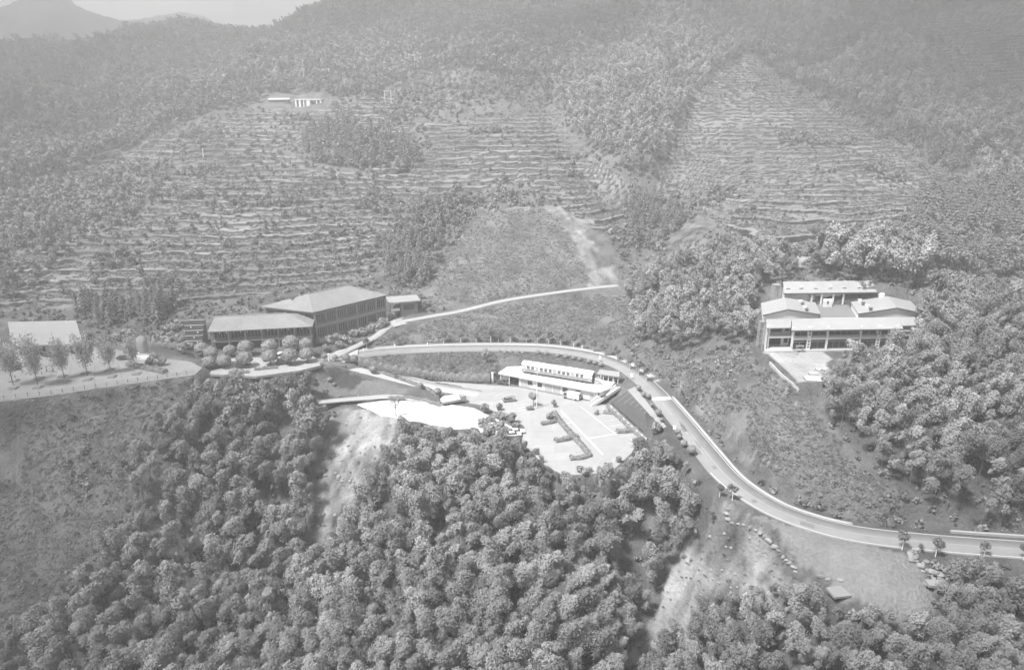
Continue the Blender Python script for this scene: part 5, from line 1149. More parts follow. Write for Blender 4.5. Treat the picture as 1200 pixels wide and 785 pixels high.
def truck(loc, rz):
    r = thing('lorry', loc, 'lorry with a pale tarpaulin over its load at the edge of the white concrete yard', 'lorry', rz)
    MB().box(-4.2, 3.9, -1.05, 1.05, .75, 1.0).build('chassis', C_DARK, r); MB().hexa([(2.2, -1.15, .8), (4.1, -1.15, .8), (4.1, 1.15, .8), (2.2, 1.15, .8)], [(2.2, -1.1, 2.6), (3.7, -1.05, 2.6), (3.7, 1.05, 2.6), (2.2, 1.1, 2.6)]).build('cab', C_MID, r)
    MB().box(3.0, 3.92, -.95, .95, 1.75, 2.35).build('windscreen', G_DARK, r)
    MB().box(-4.2, 2.0, -1.2, 1.2, 1.0, 1.7).build('cargo_bed', C_MID, r)
    MB().hexa([(-4.2, -1.22, 1.7), (2.0, -1.22, 1.7), (2.0, 1.22, 1.7), (-4.2, 1.22, 1.7)], [(-3.7, -.7, 2.9), (1.5, -.75, 3.0), (1.6, .7, 3.0), (-3.8, .7, 2.8)]).build('tarpaulin', C_WHITE, r)
    for x in (-3.1, -2.0, 3.0):
        for y in (-1.2, .9): MB().cyl((x, y, .48), .48, .3, 14, ax='y').build('wheel', BLACK, r)
truck(at(532, 473, .05), rad(24))
def kiosk(loc, rz):
    r = thing('food_van', loc, 'small white food van with a rounded cab parked against the white building', 'van', rz)
    MB().box(-1.6, 2.5, -.95, .95, .45, 2.35).build('body', C_WHITE, r); MB().box(-1.7, 2.6, -1.05, 1.05, 2.36, 2.46).build('roof', W_GREY, r)
    MB().hexa([(-3.2, -.9, .5), (-1.62, -.9, .5), (-1.62, .9, .5), (-3.2, .9, .5)], [(-2.7, -.8, 2.2), (-1.62, -.85, 2.3), (-1.62, .85, 2.3), (-2.7, .8, 2.2)]).build('cab', C_MID, r)
    MB().box(-2.9, -1.9, -.96, -.86, 1.3, 1.95).build('window', G_DARK, r)
    g = MB()
    for x, z, w_, h_ in ((-.3, 1.75, 1.5, .16), (-.1, 1.4, 1.1, .12), (.0, .95, .35, .35), (.7, .95, .35, .35), (.3, 1.15, .5, .12)): g.box(x, x + w_, -.985, -.955, z, z + h_)
    g.build('emblem', C_MID, r); MB().box(2.51, 2.56, -.7, .7, .8, 2.1).build('rear_door', C_MID, r)
    for x in (-2.4, 1.5):
        for y in (-.98, .8): MB().cyl((x, y, .35), .35, .18, 12, ax='y').build('wheel', BLACK, r)
q_ = on_st(SL * .72, -1.6, .02); kiosk(q_, SANG)

# ---- plaza: shed, fence, stone, tiers, goals
a = Vector(PZ(14, 405, 15.6)); b = Vector(PZ(97.5, 403, 15.6)); L = (b - a).length
r = thing('white_shed', (a.x, a.y, 12.2), 'wide shed with one plain pale sloping roof behind the plaza trees', 'shed', heading(a, b))
MB().plate([(0, 0, 3.4), (L, 0, 3.4), (L, 13.0, 8.0), (0, 13.0, 8.0)], .25).build('roof', M_SHEET, r); MB().box(.5, L - .5, .6, 12.6, -1, 3.2).hexa([(.5, .6, 3.2), (L - .5, .6, 3.2), (L - .5, 12.6, 3.2), (.5, 12.6, 3.2)], [(.5, .6, 3.3), (L - .5, .6, 3.3), (L - .5, 12.6, 7.5), (.5, 12.6, 7.5)]).build('wall', M_CONCW, r)
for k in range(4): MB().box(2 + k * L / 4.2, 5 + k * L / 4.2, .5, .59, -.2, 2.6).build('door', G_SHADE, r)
def shear(o, k):
    for c in o.children:
        for v in c.data.vertices: v.co.x += k * v.co.y
        shear(c, k)
shear(r, -.62)
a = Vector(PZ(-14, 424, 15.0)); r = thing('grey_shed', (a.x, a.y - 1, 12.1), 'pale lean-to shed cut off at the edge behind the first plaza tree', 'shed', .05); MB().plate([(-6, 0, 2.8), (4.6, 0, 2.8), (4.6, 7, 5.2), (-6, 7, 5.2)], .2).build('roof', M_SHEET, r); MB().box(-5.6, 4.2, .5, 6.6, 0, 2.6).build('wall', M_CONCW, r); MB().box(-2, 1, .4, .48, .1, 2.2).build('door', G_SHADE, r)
FENCE = [PZ(u, v, 12.0) for u, v in ((-38, 473), (60, 461.6), (150, 448.6), (229.5, 437.4))]
def fence():
    r = thing('plaza_fence', FENCE[0], 'thin dark metal railing along the outer edge of the plaza', 'fence'); o = Vector(FENCE[0]); L3_ = [Vector(p) - o for p in FENCE]; rl = MB()
    for a, b in zip(L3_[:-1], L3_[1:]):
        d = (b - a); n = max(2, int(d.length / 2.6))
        for k in range(n): p = a + d * k / n; MB().box(p.x - .06, p.x + .06, p.y - .06, p.y + .06, 0, 1.3).build('post', C_DARK, r)
        for z in (.25, .75, 1.2): rl.beam(a + Vector((0, 0, z)), b + Vector((0, 0, z)), .05)
        m = n * 8
        for k in range(m): p = a + d * k / m; rl.beam(p + Vector((0, 0, .25)), p + Vector((0, 0, 1.2)), .025)
    rl.build('rail', STEEL, r)
fence()
wall_line('retaining_wall', [(p[0], p[1] - .35) for p in FENCE] , .6, -.02, M_CONCW, 'grey retaining wall under the plaza railing above the rough meadow', 'wall', base=11.95, under=5.5)
def rock(name, loc, sx, sy, sz, label, cat, m, seed, group=None, rz=0.0):
    bm = bmesh.new(); bmesh.ops.create_icosphere(bm, subdivisions=3, radius=1); rng = np.random.default_rng(seed); d = rng.normal(size=(7, 3)); d /= np.linalg.norm(d, axis=1)[:, None]; c = rng.uniform(.6, .95, 7); ph = rng.uniform(0, 6, 6)
    for v in bm.verts:
        p = np.array(v.co)
        for k in range(7):
            e = p @ d[k] - c[k]
            if e > 0: p = p - d[k] * e * .85
        p *= 1 + .05 * math.sin(p[0] * 5 + ph[0]) * math.sin(p[1] * 6 + ph[1]) + .04 * math.sin(p[2] * 7 + ph[2])
        v.co = (p[0] * sx, p[1] * sy, p[2] * sz)
    me = bpy.data.meshes.new(name); bm.to_mesh(me); bm.free(); me.materials.append(m); o = bpy.data.objects.new(name, me); COL.objects.link(o); o.location = loc; o.rotation_euler = (0, 0, rz); return tag(o, label, cat, group) if label else o
p_ = PZ(168, 416, 13.0); rock('standing_stone', (p_[0], p_[1], p_[2] + 3.0), 2.0, 1.1, 4.0, 'tall pale standing stone on a white base behind the plaza trees', 'standing stone', M_STONE, 5, rz=.2)
r = thing('plinth_stone', (p_[0], p_[1], 12.6), 'low white stepped base carrying the tall standing stone', 'plinth'); MB().hexa([(-2.8, -1.6, -.8), (2.8, -1.6, -.8), (2.8, 1.6, -.8), (-2.8, 1.6, -.8)], [(-2.4, -1.3, .7), (2.4, -1.3, .7), (2.4, 1.3, .7), (-2.4, 1.3, .7)]).build('lower_step', C_WHITE, r); MB().box(-1.9, 1.9, -1.0, 1.0, .7, 1.2).build('upper_step', W_GREY, r)
p_ = PZ(213, 404, 11.2); r = thing('terraced_planter', p_, 'stack of dark timber planter tiers with pale copings beside the hotel annex', 'planter', .12)
for k in range(5):
    w0 = 1.2 - .3 * k; x0 = 1.6 - k * .45; tr = MB().box(x0, 6.9, k * 1.5, k * 1.5 + 1.2, -.5, 1.15 + k * 1.5).build('tier', C_DARK, r); MB().box(x0 - .1, 7.0, k * 1.5 - .08, k * 1.5 + .2, 1.16 + k * 1.5, 1.3 + k * 1.5).build('coping', W_GREY, tr)
for x, k in ((4.2, 1), (5.6, 0), (5.2, 2), (2.6, 3)): MB().lathe((x, k * 1.5 - .4, .4 + k * 1.5), [(.01, 0), (.22, .05), (.22, .5), (.01, .6)], 8).build('lantern', C_WHITE, r)
for j, (u, v, lb) in enumerate(((31, 438, 'pale upright game board in a thin frame between the first two plaza trees'), (59, 436, 'upright game board with a white ring in a thin frame on the plaza'))):
    r = thing('game_board', PZ(u, v, 12.01), lb, 'board', .1)
    for x in (-1.05, 1.05): MB().box(x - .06, x + .06, -.05, .05, 0, 2.3).build('post', C_DARK, r)
    MB().box(-.95, .95, -.04, .04, .25, 2.2).build('panel', W_GREY if j == 0 else M_CONC, r)
    if j:
        m = MB()
        for k in range(16):
            a0, a1 = 2 * math.pi * k / 16, 2 * math.pi * (k + 1) / 16
            m.hexa([(.62 * math.cos(a0), -.07, 1.25 + .62 * math.sin(a0)), (.62 * math.cos(a1), -.07, 1.25 + .62 * math.sin(a1)), (.36 * math.cos(a1), -.07, 1.25 + .36 * math.sin(a1)), (.36 * math.cos(a0), -.07, 1.25 + .36 * math.sin(a0))], [(.62 * math.cos(a0), -.045, 1.25 + .62 * math.sin(a0)), (.62 * math.cos(a1), -.045, 1.25 + .62 * math.sin(a1)), (.36 * math.cos(a1), -.045, 1.25 + .36 * math.sin(a1)), (.36 * math.cos(a0), -.045, 1.25 + .36 * math.sin(a0))])
        m.build('ring', C_WHITE, r)
    else: MB().box(-.1, .12, -.07, -.045, .5, 1.9).box(-.4, -.1, -.07, -.045, 1.5, 1.75).build('stroke', C_WHITE, r)

# ---- upper house, shed, hut, pylons
def GZ(u, v): p = GR(u, v); return Vector((p[0], p[1], float(hz(p[0], p[1]))))
p_ = GZ(346, 125.5); d_ = proj(*p_)[2]; k = d_ / FPX
r = thing('hill_house', (p_.x, p_.y, p_.z - .5), 'small white flat roofed house high on the tea hillside', 'house', -.05); Wd = 31 * k; Hh_ = 8.6 * k
MB().box(0, Wd, 1.5, 8, -1.5, Hh_).build('wall', W_GREY, r); MB().box(-.4, Wd + .3, .2, 8.4, Hh_, Hh_ + .6).build('roof', C_WHITE, r); MB().box(-.3, Wd + .2, .4, 1.5, Hh_ * .0 - .4, Hh_ * .0 + .4).build('terrace', C_WHITE, r)
for f0, f1 in ((.0, .05), (.14, .21), (.30, .34), (.44, .56), (.80, .84), (.95, 1.0)): MB().box(Wd * f0, Wd * f1, .5, 1.4, 0, Hh_).build('pillar', C_WHITE, r)
for f0, f1 in ((.07, .12), (.24, .29), (.6, .7), (.72, .78), (.86, .93)): MB().box(Wd * f0, Wd * f1, 1.38, 1.47, .8, Hh_ - .6).build('window', G_DARK, r)
p_ = GZ(314.5, 121); r = thing('long_hill_shed', (p_.x, p_.y, p_.z - .3), 'long low shed with a white sheet roof beside the hill house', 'shed', .02); MB().plate([(0, 0, 3.0), (24 * k, 0, 3.2), (24 * k, 4.5, 3.9), (0, 4.5, 3.7)], .5).build('roof', C_WHITE, r); MB().box(.4, 24 * k - .4, .6, 4.2, -1.5, 2.6).build('wall', C_DARK, r)
p_ = GZ(197, 145); k = proj(*p_)[2] / FPX; r = thing('hill_hut', (p_.x, p_.y, p_.z - .2), 'little hut with a pale pitched roof among the trees on the left hillside', 'hut', 0.1); MB().plate([(0, 0, 2.2), (16 * k, 0, 2.2), (13 * k, 3, 4.2), (3 * k, 3, 4.2)], .2).plate([(3 * k, 3, 4.2), (13 * k, 3, 4.2), (16 * k, 6, 2.2), (0, 6, 2.2)], .2).build('roof', M_SHEET, r); MB().box(.8, 16 * k - .8, .8, 5.2, -1.5, 2.1).build('wall', M_CONCW, r)
for u, v, h_, lb, two in ((483, 86, 15, 'white twin post power pole on the brow above the tea terraces', 1), (455, 121, 9, 'lower white twin post power pole among the tea terraces', 1), (383, 97.5, 11, 'faint twin post power pole above the hill house', 1), (356, 90, 13, 'single thin pale power pole above the hill house', 0), (238.5, 184, 5.5, 'short white marker mast in a clump of trees on the left terraces', 0), (549, 37, 13, 'faint twin post power pole high in the woods above the terraces', 1)):
    p_ = GZ(u, v); r = thing('power_pole', (p_.x, p_.y, p_.z - .5), lb, 'pole', 0)
    for x in ((-2.2, 2.2) if two else (0,)): MB().cyl((x, 0, 0), .26, h_, 8, .17).build('post', W_WHITE, r)
    if two: MB().box(-3.6, 3.6, -.12, .12, h_ - .7, h_ - .4).build('crossarm', W_GREY, r)
    else: MB().box(-.8, .8, -.1, .1, h_ - .8, h_ - .6).build('crossarm', W_GREY, r)

# ---- road furniture and stonework
def sph(m, c, r, n=8):
    return m.lathe((c[0], c[1], c[2]), [(.01, -r)] + [(r * math.sin(math.pi * k / n), -r * math.cos(math.pi * k / n)) for k in range(1, n)] + [(.01, r)], 10)
p_ = PZ(629, 478, .01); r = thing('lamp_post', p_, 'tall white lamp post standing in front of the railway carriage', 'lamp post'); MB().cyl((0, 0, 0), .17, 12.3, 10, .10).build('pole', C_WHITE, r); MB().box(-.75, .75, -.12, .12, 12.3, 12.45).build('lamp_head', C_WHITE, r); MB().cyl((0, 0, 0), .35, .35, 10, .3).build('foot', M_CONC, r)
def post(nm, p, h, w_, m, label, cat, group): r = tag(MB().hexa([(-w_, -w_, -.5), (w_, -w_, -.5), (w_, w_, -.5), (-w_, w_, -.5)], [(-w_, -w_, h), (w_, -w_, h), (w_, w_, h), (-w_, w_, h)]).hexa([(-w_ * 1.2, -w_ * 1.2, h), (w_ * 1.2, -w_ * 1.2, h), (w_ * 1.2, w_ * 1.2, h), (-w_ * 1.2, w_ * 1.2, h)], [(-w_ * .6, -w_ * .6, h + .18), (w_ * .6, -w_ * .6, h + .18), (w_ * .6, w_ * .6, h + .18), (-w_ * .6, w_ * .6, h + .18)]).build(nm, m), label, cat, group); r.location = p; return r
for u, v in ((472.6,436.5),(483.6,438.5),(494.7,440),(506.6,441.5),(517,442.5),(528,444),(539,445.3),(550,446),(561,446),(573.6,446)):
    p = GZ(u, v); post('white_post', (p.x, p.y, p.z), 1.3, .16, C_WHITE, 'short white post at the foot of the hedge along the slip road', 'post', 'white posts along the slip road')
p = Vector(PZ(385.8, 425.5, 7.2)); post('marker_pillar', p, 3.4, .28, C_WHITE, 'white marker pillar at the road junction beside the round garden trees', 'pillar', None)
p = Vector(PZ(577, 448, .0)); post('gate_pillar', p, 3.6, .35, C_WHITE, 'white pillar at the left corner of the carport', 'pillar', None)
for u, v in ((426, 412.5), (463, 408), (501, 405.5), (682, 409.5)):
    p = GZ(u, v); post('kerb_post', (p.x, p.y, p.z), 1.3, .18, C_WHITE, 'white marker post on the pavement at the outer side of the road', 'post', 'white marker posts on the outer pavement')
for u, v in ((703, 424), (740, 445), (790, 507)):
    p = GZ(u, v); r = thing('notice_post', (p.x, p.y, p.z), 'white notice board on a post at the inner kerb near the ' + {703: 'shelter', 740: 'stair', 790: 'row of ball trees'}[u], 'sign', -.5); MB().box(-.06, .06, -.06, .06, -.3, 1.2).build('post', STEEL, r); MB().box(-.45, .45, -.05, .05, 1.0, 2.3).build('board', C_WHITE, r)
wall_line('bank_kerb', [PZ(714, 476, .5), PZ(736, 497, .5), PZ(757, 516, .4)], .45, .75, C_WHITE, 'white kerb wall along the foot of the striped bank', 'wall', base=.3)
for k in range(9):
    t = (k + .5) / 9; a = Vector(PZ(735.5, 459, 4.0)).lerp(Vector(PZ(773, 499, 3.4)), t); b = Vector(PZ(715.5, 471, .6)).lerp(Vector(PZ(759, 510, .4)), t + .05)
    tag(MB().beam(a + Vector((0, 0, .16)), a.lerp(b, .78) + Vector((0, 0, .16)), .35, .12).build('slope_rib', M_BAND), 'pale rib running down the dark planted bank below the road', 'slope rib', 'ribs of the planted bank')
wall_line('road_parapet', [tuple(ROAD[i][:2] + normals(ROAD)[i] * 5.0) for i in range(rk(1130, 632), nR - 2, 3)], .6, .55, M_CONC, 'low concrete parapet beyond the road at its far end by the dark trees', 'wall')
RW = [(853,597),(851.5,603),(853,609),(858,613),(865,614),(871,615),(879,618.5),(885,621.5),(891,625),(896,629.5),(900,634),(907,641),(912,645),(918,652.6),(922,656),(926,660),(930,665),(932,670),(962,676),(970,679),(985,680)]
for j, (u, v) in enumerate(RW):
    p = GZ(u, v); s = random.uniform(.38, .8); rock('boulder', (p.x, p.y, p.z + s * .25), s * 1.3, s * .8, s * .75, 'pale boulder in the dry stone line along the edge of the gravel lot', 'boulder', M_STONE if j % 3 else M_ROCK, 40 + j, 'boulders of the stone line', random.uniform(-1, 1))
for j in range(34):
    t = random.random(); u = 1066 + t * 36 + random.uniform(-9, 9); v = 650 + t * 30 + random.uniform(-6, 6); p = GZ(u, v); s = random.uniform(.35, .8)
    rock('riprap_stone', (p.x, p.y, p.z + s * .2), s * 1.1, s, s * .7, 'rough grey stone tipped down the slope below the roadside trees', 'stone', M_STONE if j % 2 else M_ROCK, 90 + j, 'tipped stones below the road', random.uniform(0, 3))
for j in range(78):
    if j < 58: u = random.uniform(368, 440); v = random.uniform(495, 625); lb, gp = 'loose pale stone lying on the bare gully between the bamboo groves', 'loose stones in the bare gully'
    else: u = random.uniform(790, 880); v = random.uniform(620, 690); lb, gp = 'loose pale stone on the eroded slope below the stone line', 'loose stones on the eroded slope'
    p = GZ(u, v); s = random.uniform(.2, .7 if j < 58 else .45); rock('loose_stone', (p.x, p.y, p.z + s * .15), s * 1.2, s, s * .7, lb, 'stone', M_STONE, 140 + j, gp, random.uniform(0, 3))
p = GZ(1095, 693); r = thing('stone_culvert', (p.x, p.y, p.z - .3), 'pale stone slab over two dark culvert mouths at the corner of the gravel lot', 'culvert', -.1)
MB().box(-1.6, 1.8, -.6, 1.4, 1.6, 2.2).build('cover_slab', M_STONE, r); MB().box(-.25, .25, -.5, .2, -.5, 1.6).build('pier', M_STONE, r); MB().box(-2.2, 2.4, .2, 1.4, -.6, 1.6).build('back_wall', M_ROCK, r)
for x in (-1.15, 1.2): MB().cyl((x, -.1, .6), .85, .28, 16, ax='y').build('pipe_mouth', BLACK, r)
tag(MB().beam((p.x + 1.8, p.y - .4, p.z + 1.7), (p.x + 5.2, p.y - .2, p.z + 2.3), .3, .3).build('fallen_log', W_LWOOD), 'pale log lying across the slope beside the culvert slab', 'log')
for u0, v0, u1, v1 in ((770, 693, 782, 689),):
    a = GZ(u0, v0); b = GZ(u1, v1); tag(MB().beam(a + Vector((0, 0, 1)), b + Vector((3, 2, 2.2)), .3, .3).build('fallen_log', W_LWOOD), 'bare pale trunk fallen out of the bamboo over the eroded slope', 'log')
# ------------------------------------------------------------------ garden and roadside planting
def crown_mesh(V, F, m, T): return mesh_only('crown', V, F, m, T)
TOPI = [crown_mesh(*(lambda q_: (q_[0], q_[1], ML_GARDEN, q_[2]))(clipped_crown(np.random.default_rng(600 + i), 900, .20, 1.0, 0, .84))) for i in range(4)]
TRK = mesh_only('trunk', *tube_np([(0, 0, -1.2), (.03, 0, -.6), (0, 0, 0)], .09, .07), M_BARK)
def plant(name, label, cat, group, p, crown, trunk, R, zc, rz=None, sz=1.0):
    """crown of radius R with its centre zc above the ground, on a trunk."""
    r = tag(empty(name, tuple(p), random.uniform(0, 6.28) if rz is None else rz), label, cat, group)
    c = put('crown', crown, r); c.location = (0, 0, zc); c.scale = (R, R, R * sz)
    if trunk is not None: t = put('trunk', trunk, r); t.scale = (max(1, R * .8), max(1, R * .8), zc / 1.1); t.location = (0, 0, zc)
    return r
TOP_L = {0: 'clipped dome tree in the back row close under the annex gallery', 1: 'clipped dome tree in the front row along the hotel forecourt'}
for u, v, ru, row in ((237.5,410,8,0),(248,415,8,0),(270,412,7,0),(289,409,9,0),(317,408,9.3,0),(342,404,9.8,0),(359,405,8,0),(245.5,426,7.5,1),(263,424,8,1),(287.5,422,9,1),(317,420,9,1),(340.5,419,9.5,1),(360,417,8.5,1)):
    x, y, z = PZ(u, v + ru * .8, 10.0); d = proj(x, y, z)[2]; R = ru * d / FPX
    plant('dome_tree', TOP_L[row], 'garden tree', 'clipped dome trees ' + ('under the annex' if row == 0 else 'along the forecourt'), (x, y, 9.95), TOPI[random.randrange(4)], TRK, R, R * 1.15)
def young(rng, n, size, H_=9.0):
    """vase shaped young tree with thin rising limbs: leaf sprays along the limbs."""
    V = []; F = []; T = []; limbs = []; o = 0
    for k in range(11):
        a = k * 2.4 + rng.uniform(-.4, .4); sp = rng.uniform(.6, 2.9); z0 = rng.uniform(1.7, 3.6); z1 = H_ * rng.uniform(.62, 1.0)
        path = [(math.cos(a) * sp * t ** .8, math.sin(a) * sp * t ** .8, z0 + (z1 - z0) * t) for t in np.linspace(0, 1, 5)]; limbs.append(path)
        m = n // 11; t = rng.uniform(.12, 1, m); c = np.array([np.interp(t, np.linspace(0, 1, 5), np.array(path)[:, i]) for i in range(3)]).T + rng.normal(size=(m, 3)) * .6 * (1.2 - .6 * t)[:, None]
        out = unit(rng.normal(size=(m, 3)) + [0, 0, .4]); tt = unit(np.cross(out, rng.normal(size=(m, 3)))); b = np.cross(out, tt); L = size * rng.uniform(.7, 1.3, m)[:, None]
        v, f = quads(c, tt * L, b * L * .5); V.append(v); F.append(f + o); T.append(np.repeat(rng.uniform(.8, 1.2, m), 4)); o += len(v)
    return np.vstack(V), np.vstack(F), np.concatenate(T), limbs
def limbs_mesh(limbs, trunk, m, r0=.1):
    V = []; F = []; o = 0
    for pth, r in [(trunk, r0)] + [(l_, r0 * .45) for l_ in limbs]: v, f = tube_np(pth, r, r * .45, 5); V.append(v); F.append(f + o); o += len(v)
    return mesh_only('trunk', np.vstack(V), np.vstack(F), m)
ML_PALE = leaf_mat('pale_leaf', .42, .3)
YV = []
for i in range(4):
    V, F, T, lb = young(np.random.default_rng(620 + i), 2000, .24); YV.append((crown_mesh(V, F, ML_PALE, T), limbs_mesh(lb, [(0, 0, -.3), (.05, 0, 1.6), (0, .04, 3.4)], M_BARK, .12)))
PB = MB().box(-1.1, 1.1, -1.1, 1.1, 0, .35).box(-.75, .75, -.75, .75, .35, .55).build('planter_box', M_BRICK); PBM = PB.data; bpy.data.objects.remove(PB)
PTL = ['plaza tree with a vase crown nearest the grey lean-to shed', 'second plaza tree with a vase crown in front of the white shed', 'plaza tree with low side shoots beside the ring board', 'plaza tree standing at the far corner of the white shed', 'plaza tree between the shed corner and the standing stone', 'small pale plaza tree just in front of the standing stone']
for j, (u, v, h) in enumerate(((15.6,451,12.6),(44.4,452,13.2),(75.6,443,11.2),(102.6,440,12.6),(130,437,9.6),(158,432.5,9.2))):
    p = PZ(u, v, 12.0); s = h / 9.0; r = tag(empty('plaza_tree', p, random.uniform(0, 6)), PTL[j], 'tree', 'young trees of the plaza'); c, t = YV[j % 4]
    for nm, me in (('crown', c), ('trunk', t)): o = put(nm, me, r); o.scale = (s * .92, s * .92, s * 1.22)
for j, (u, v) in enumerate(((16,454.5),(45,453.5),(76,446.5),(103,444.5),(131.5,441),(160.5,437.5),(100,437),(128,433.5),(46,443),(17,446),(73,440.5))):
    o = tag(put('planter', PBM), 'low square brick planter set in the plaza paving at a young tree', 'planter', 'brick planters of the plaza'); o.location = PZ(u, v + .6, 12.0); o.rotation_euler = (0, 0, .1)
# back edge of the plaza: clipped hedge, bushes
BUSH = [crown_mesh(*(lambda q_: (q_[0], q_[1], ML_GARDEN, q_[2]))(round_crown(np.random.default_rng(640 + i), 520, .22, 1.0, 0, .85, 8, .4))) for i in range(5)]
def bush(u, v, ru, z, label, group, name='bush', cat='shrub', mesh=None):
    x, y, zz = PZ(u, v, z) if z is not None else GZ(u, v); d = proj(x, y, zz)[2]; R = ru * d / FPX
    o = tag(put(name, mesh or BUSH[random.randrange(5)]), label, cat, group); o.location = (x, y, zz + R * .55); o.scale = (R * 1.1, R * 1.1, R); o.rotation_euler = (0, 0, random.uniform(0, 6)); return o
for u, v, ru in ((177,426,6),(189,427,6.5),(180,420,5),(150,412,6),(120,404,8),(135,400,8),(185,402,8),(196,403,7),(207,401,7),(200,396,6),(188,395,6),(147,396,8),(214,412,6)): bush(u, v, ru, 12.3, 'dense dark shrub in the planting behind the standing stone and plaza trees', 'dark shrubs behind the plaza')
def hedge(name, pts, wd, h, label, z=None, group=None, dens=55):
    """clipped hedge: leaf sprays over a long rounded box."""
    P = [np.array(PZ(u, v, z) if z is not None else GZ(u, v)) for u, v in pts]; C = []; O = []; rng = np.random.default_rng(int(sum(p[0] for p in pts)))
    for a, b in zip(P[:-1], P[1:]):
        L = np.linalg.norm(b - a); n = int(L * (wd + 2 * h) * dens); t = rng.random(n); s = np.array([-(b - a)[1], (b - a)[0], 0]) / L; ang = rng.uniform(0, math.pi, n)
        ww = np.sign(np.cos(ang)) * np.abs(np.cos(ang)) ** .6 * wd / 2; hh = np.abs(np.sin(ang)) ** .6 * h * (1 + .14 * np.sin(t * L * 2.3 + rng.uniform(0, .6, n)))
        C.append(a + np.outer(t, b - a) + np.outer(ww, s) + np.outer(hh, [0, 0, 1]) + rng.normal(size=(n, 3)) * .06); O.append(np.outer(np.cos(ang), s) + np.outer(np.sin(ang), [0, 0, 1.0]))
    c = np.vstack(C); n = len(c); out = unit(np.vstack(O) + rng.normal(size=(n, 3)) * .4); t = unit(np.cross(out, rng.normal(size=(n, 3)))); b = np.cross(out, t); L = .17 * rng.uniform(.7, 1.4, n)[:, None]
    V, F = quads(c, t * L, b * L * .6)
    return tag(mesh_np(name, V, F, ML_GARDEN, ('tint', np.repeat(rng.uniform(.75, 1.2, n), 4))), label, 'hedge', group)
hedge('hedge', [(150,428),(172,432.5),(194,437)], 2.0, 1.2, 'low dark hedge between the plaza and the entrance drive', 12.0)
hedge('hedge', [(180,406),(205,408),(218,409)], 2.2, 2.0, 'tall clipped hedge between the standing stone and the dark planter tiers', 12.0)
hedge('hedge', [(298,433.5),(325,431)], 1.2, .7, 'flower hedge in front of the hotel forecourt between the two dark cars', 9.95)
hedge('hedge', [(268,437),(292,436.3)], 1.2, .6, 'low hedge at the outer rim of the forecourt below the dark car', 9.95)
hedge('hedge', [(634,498),(645,496),(657,493)], 1.2, 1.0, 'short hedge across the car park nearest the leaning tree', 0)
hedge('hedge', [(650,518),(663,516),(677,512)], 1.3, 1.1, 'short hedge across the middle of the car park bays', 0)
hedge('hedge', [(649,484),(661,500),(672,512),(683,524),(691,534)], 1.6, .9, 'long hedge strip dividing the car park along the white line', 0)
hedge('hedge', [(668,538.5),(681,537.5),(692,534)], 1.3, .9, 'curved hedge closing the lower end of the car park divider', 0)
hedge('hedge', [(707,484),(718,485)], 1.2, .9, 'tiny hedge beside the foot of the stair', 0)
hedge('hedge', [(722,507),(733,506.5),(747,505)], 1.4, 1.1, 'short thick hedge across the right row of parking bays', 0)
hedge('hedge', [(713,477),(728,491),(743,505),(757,517)], 1.8, 1.0, 'uneven shrub strip at the foot of the striped bank', .1)
hedge('hedge', [(421,427.5),(445,434),(480,440),(520,445),(560,447),(574,446)], 2.4, 2.6, 'long dark hedge along the slip road behind the white posts')
hedge('hedge', [(448,437.5),(478,448),(503,458),(516,466)], 1.4, .9, 'thin hedge along the lower side of the slip road')
hedge('hedge', [(455,468),(480,467),(500,470),(516,474.5)], 1.5, .8, 'low hedge along the footpath above the white concrete yard', .8)
hedge('hedge', [(379,424.5),(392,427.5),(405,430.5)], 1.0, .7, 'low hedge at the rim of the dark bank by the junction')
BALL = TOPI
for u, v, ru in ((585,413,2.2),(592,413.5,2.4),(599,413.5,2.2),(606,414,2.6),(613,414,2.2),(630,414.5,3),(640,415.5,3),(653,417.5,2.4),(663,419,2.6),(672,420.5,2.4),(679,422,2.4),(690,424.5,2.8),(697,426,2.6),(704,428,2.8)):
    bush(u, v, ru, 4.5, 'little ball shrub in the row along the inner edge of the road bend', 'ball shrubs along the inner road edge', 'ball_shrub', 'shrub', BALL[random.randrange(4)])
# trees with limewashed trunks round the outside of the bend
LTR = mesh_only('trunk', *tube_np([(0, 0, -.2), (.02, 0, 1.0), (0, 0, 2.2)], .13, .09), M_LIME)
LCR = []
for i in range(4): V, F, T = round_crown(np.random.default_rng(660 + i), 420, .26, 1.7, 3.6, 1.1); LCR.append(crown_mesh(V, F, ML_BROAD, T))
for j, (u, v) in enumerate(((430,409.5),(462,406.3),(520,402.5),(540,401.7),(558,401),(575,400.8),(584,401),(598,401),(617,401.5),(630,402.3),(643,403),(657,405),(672,407),(683,409.5),(695,413),(708,417.5),(722,423),(738,433),(748,440),(757,447))):
    p = GZ(u, v); s = random.uniform(.85, 1.25); r = tag(empty('street_tree', tuple(p), random.uniform(0, 6), s), 'young street tree with a limewashed trunk on the outer side of the road bend', 'tree', 'street trees outside the bend'); put('crown', LCR[j % 4], r); put('trunk', LTR, r)
for u, v, h, lb in ((1057,644,4.6,'roadside tree with a forked crown where the gravel lot meets the road'), (1096,652,4.8,'roadside tree with a dark two part crown above the tipped stones'), (1078,647,2.2,'thin sapling between the two roadside trees above the tipped stones'), (1153,652,4.2,'small roadside tree in front of the concrete parapet'), (1199,656,4.0,'dark roadside tree at the very end of the road'), (858,586,4.6,'roadside tree with a flat dark crown above the head of the stone line'), (843,582,3.6,'pale feathery roadside tree beside the dark flat crowned one')):
    p = GZ(u, v); s = h / 5.2; r = tag(empty('roadside_tree', tuple(p), random.uniform(0, 6), s), lb, 'tree'); put('crown', LCR[random.randrange(4)], r); put('trunk', LTR, r)
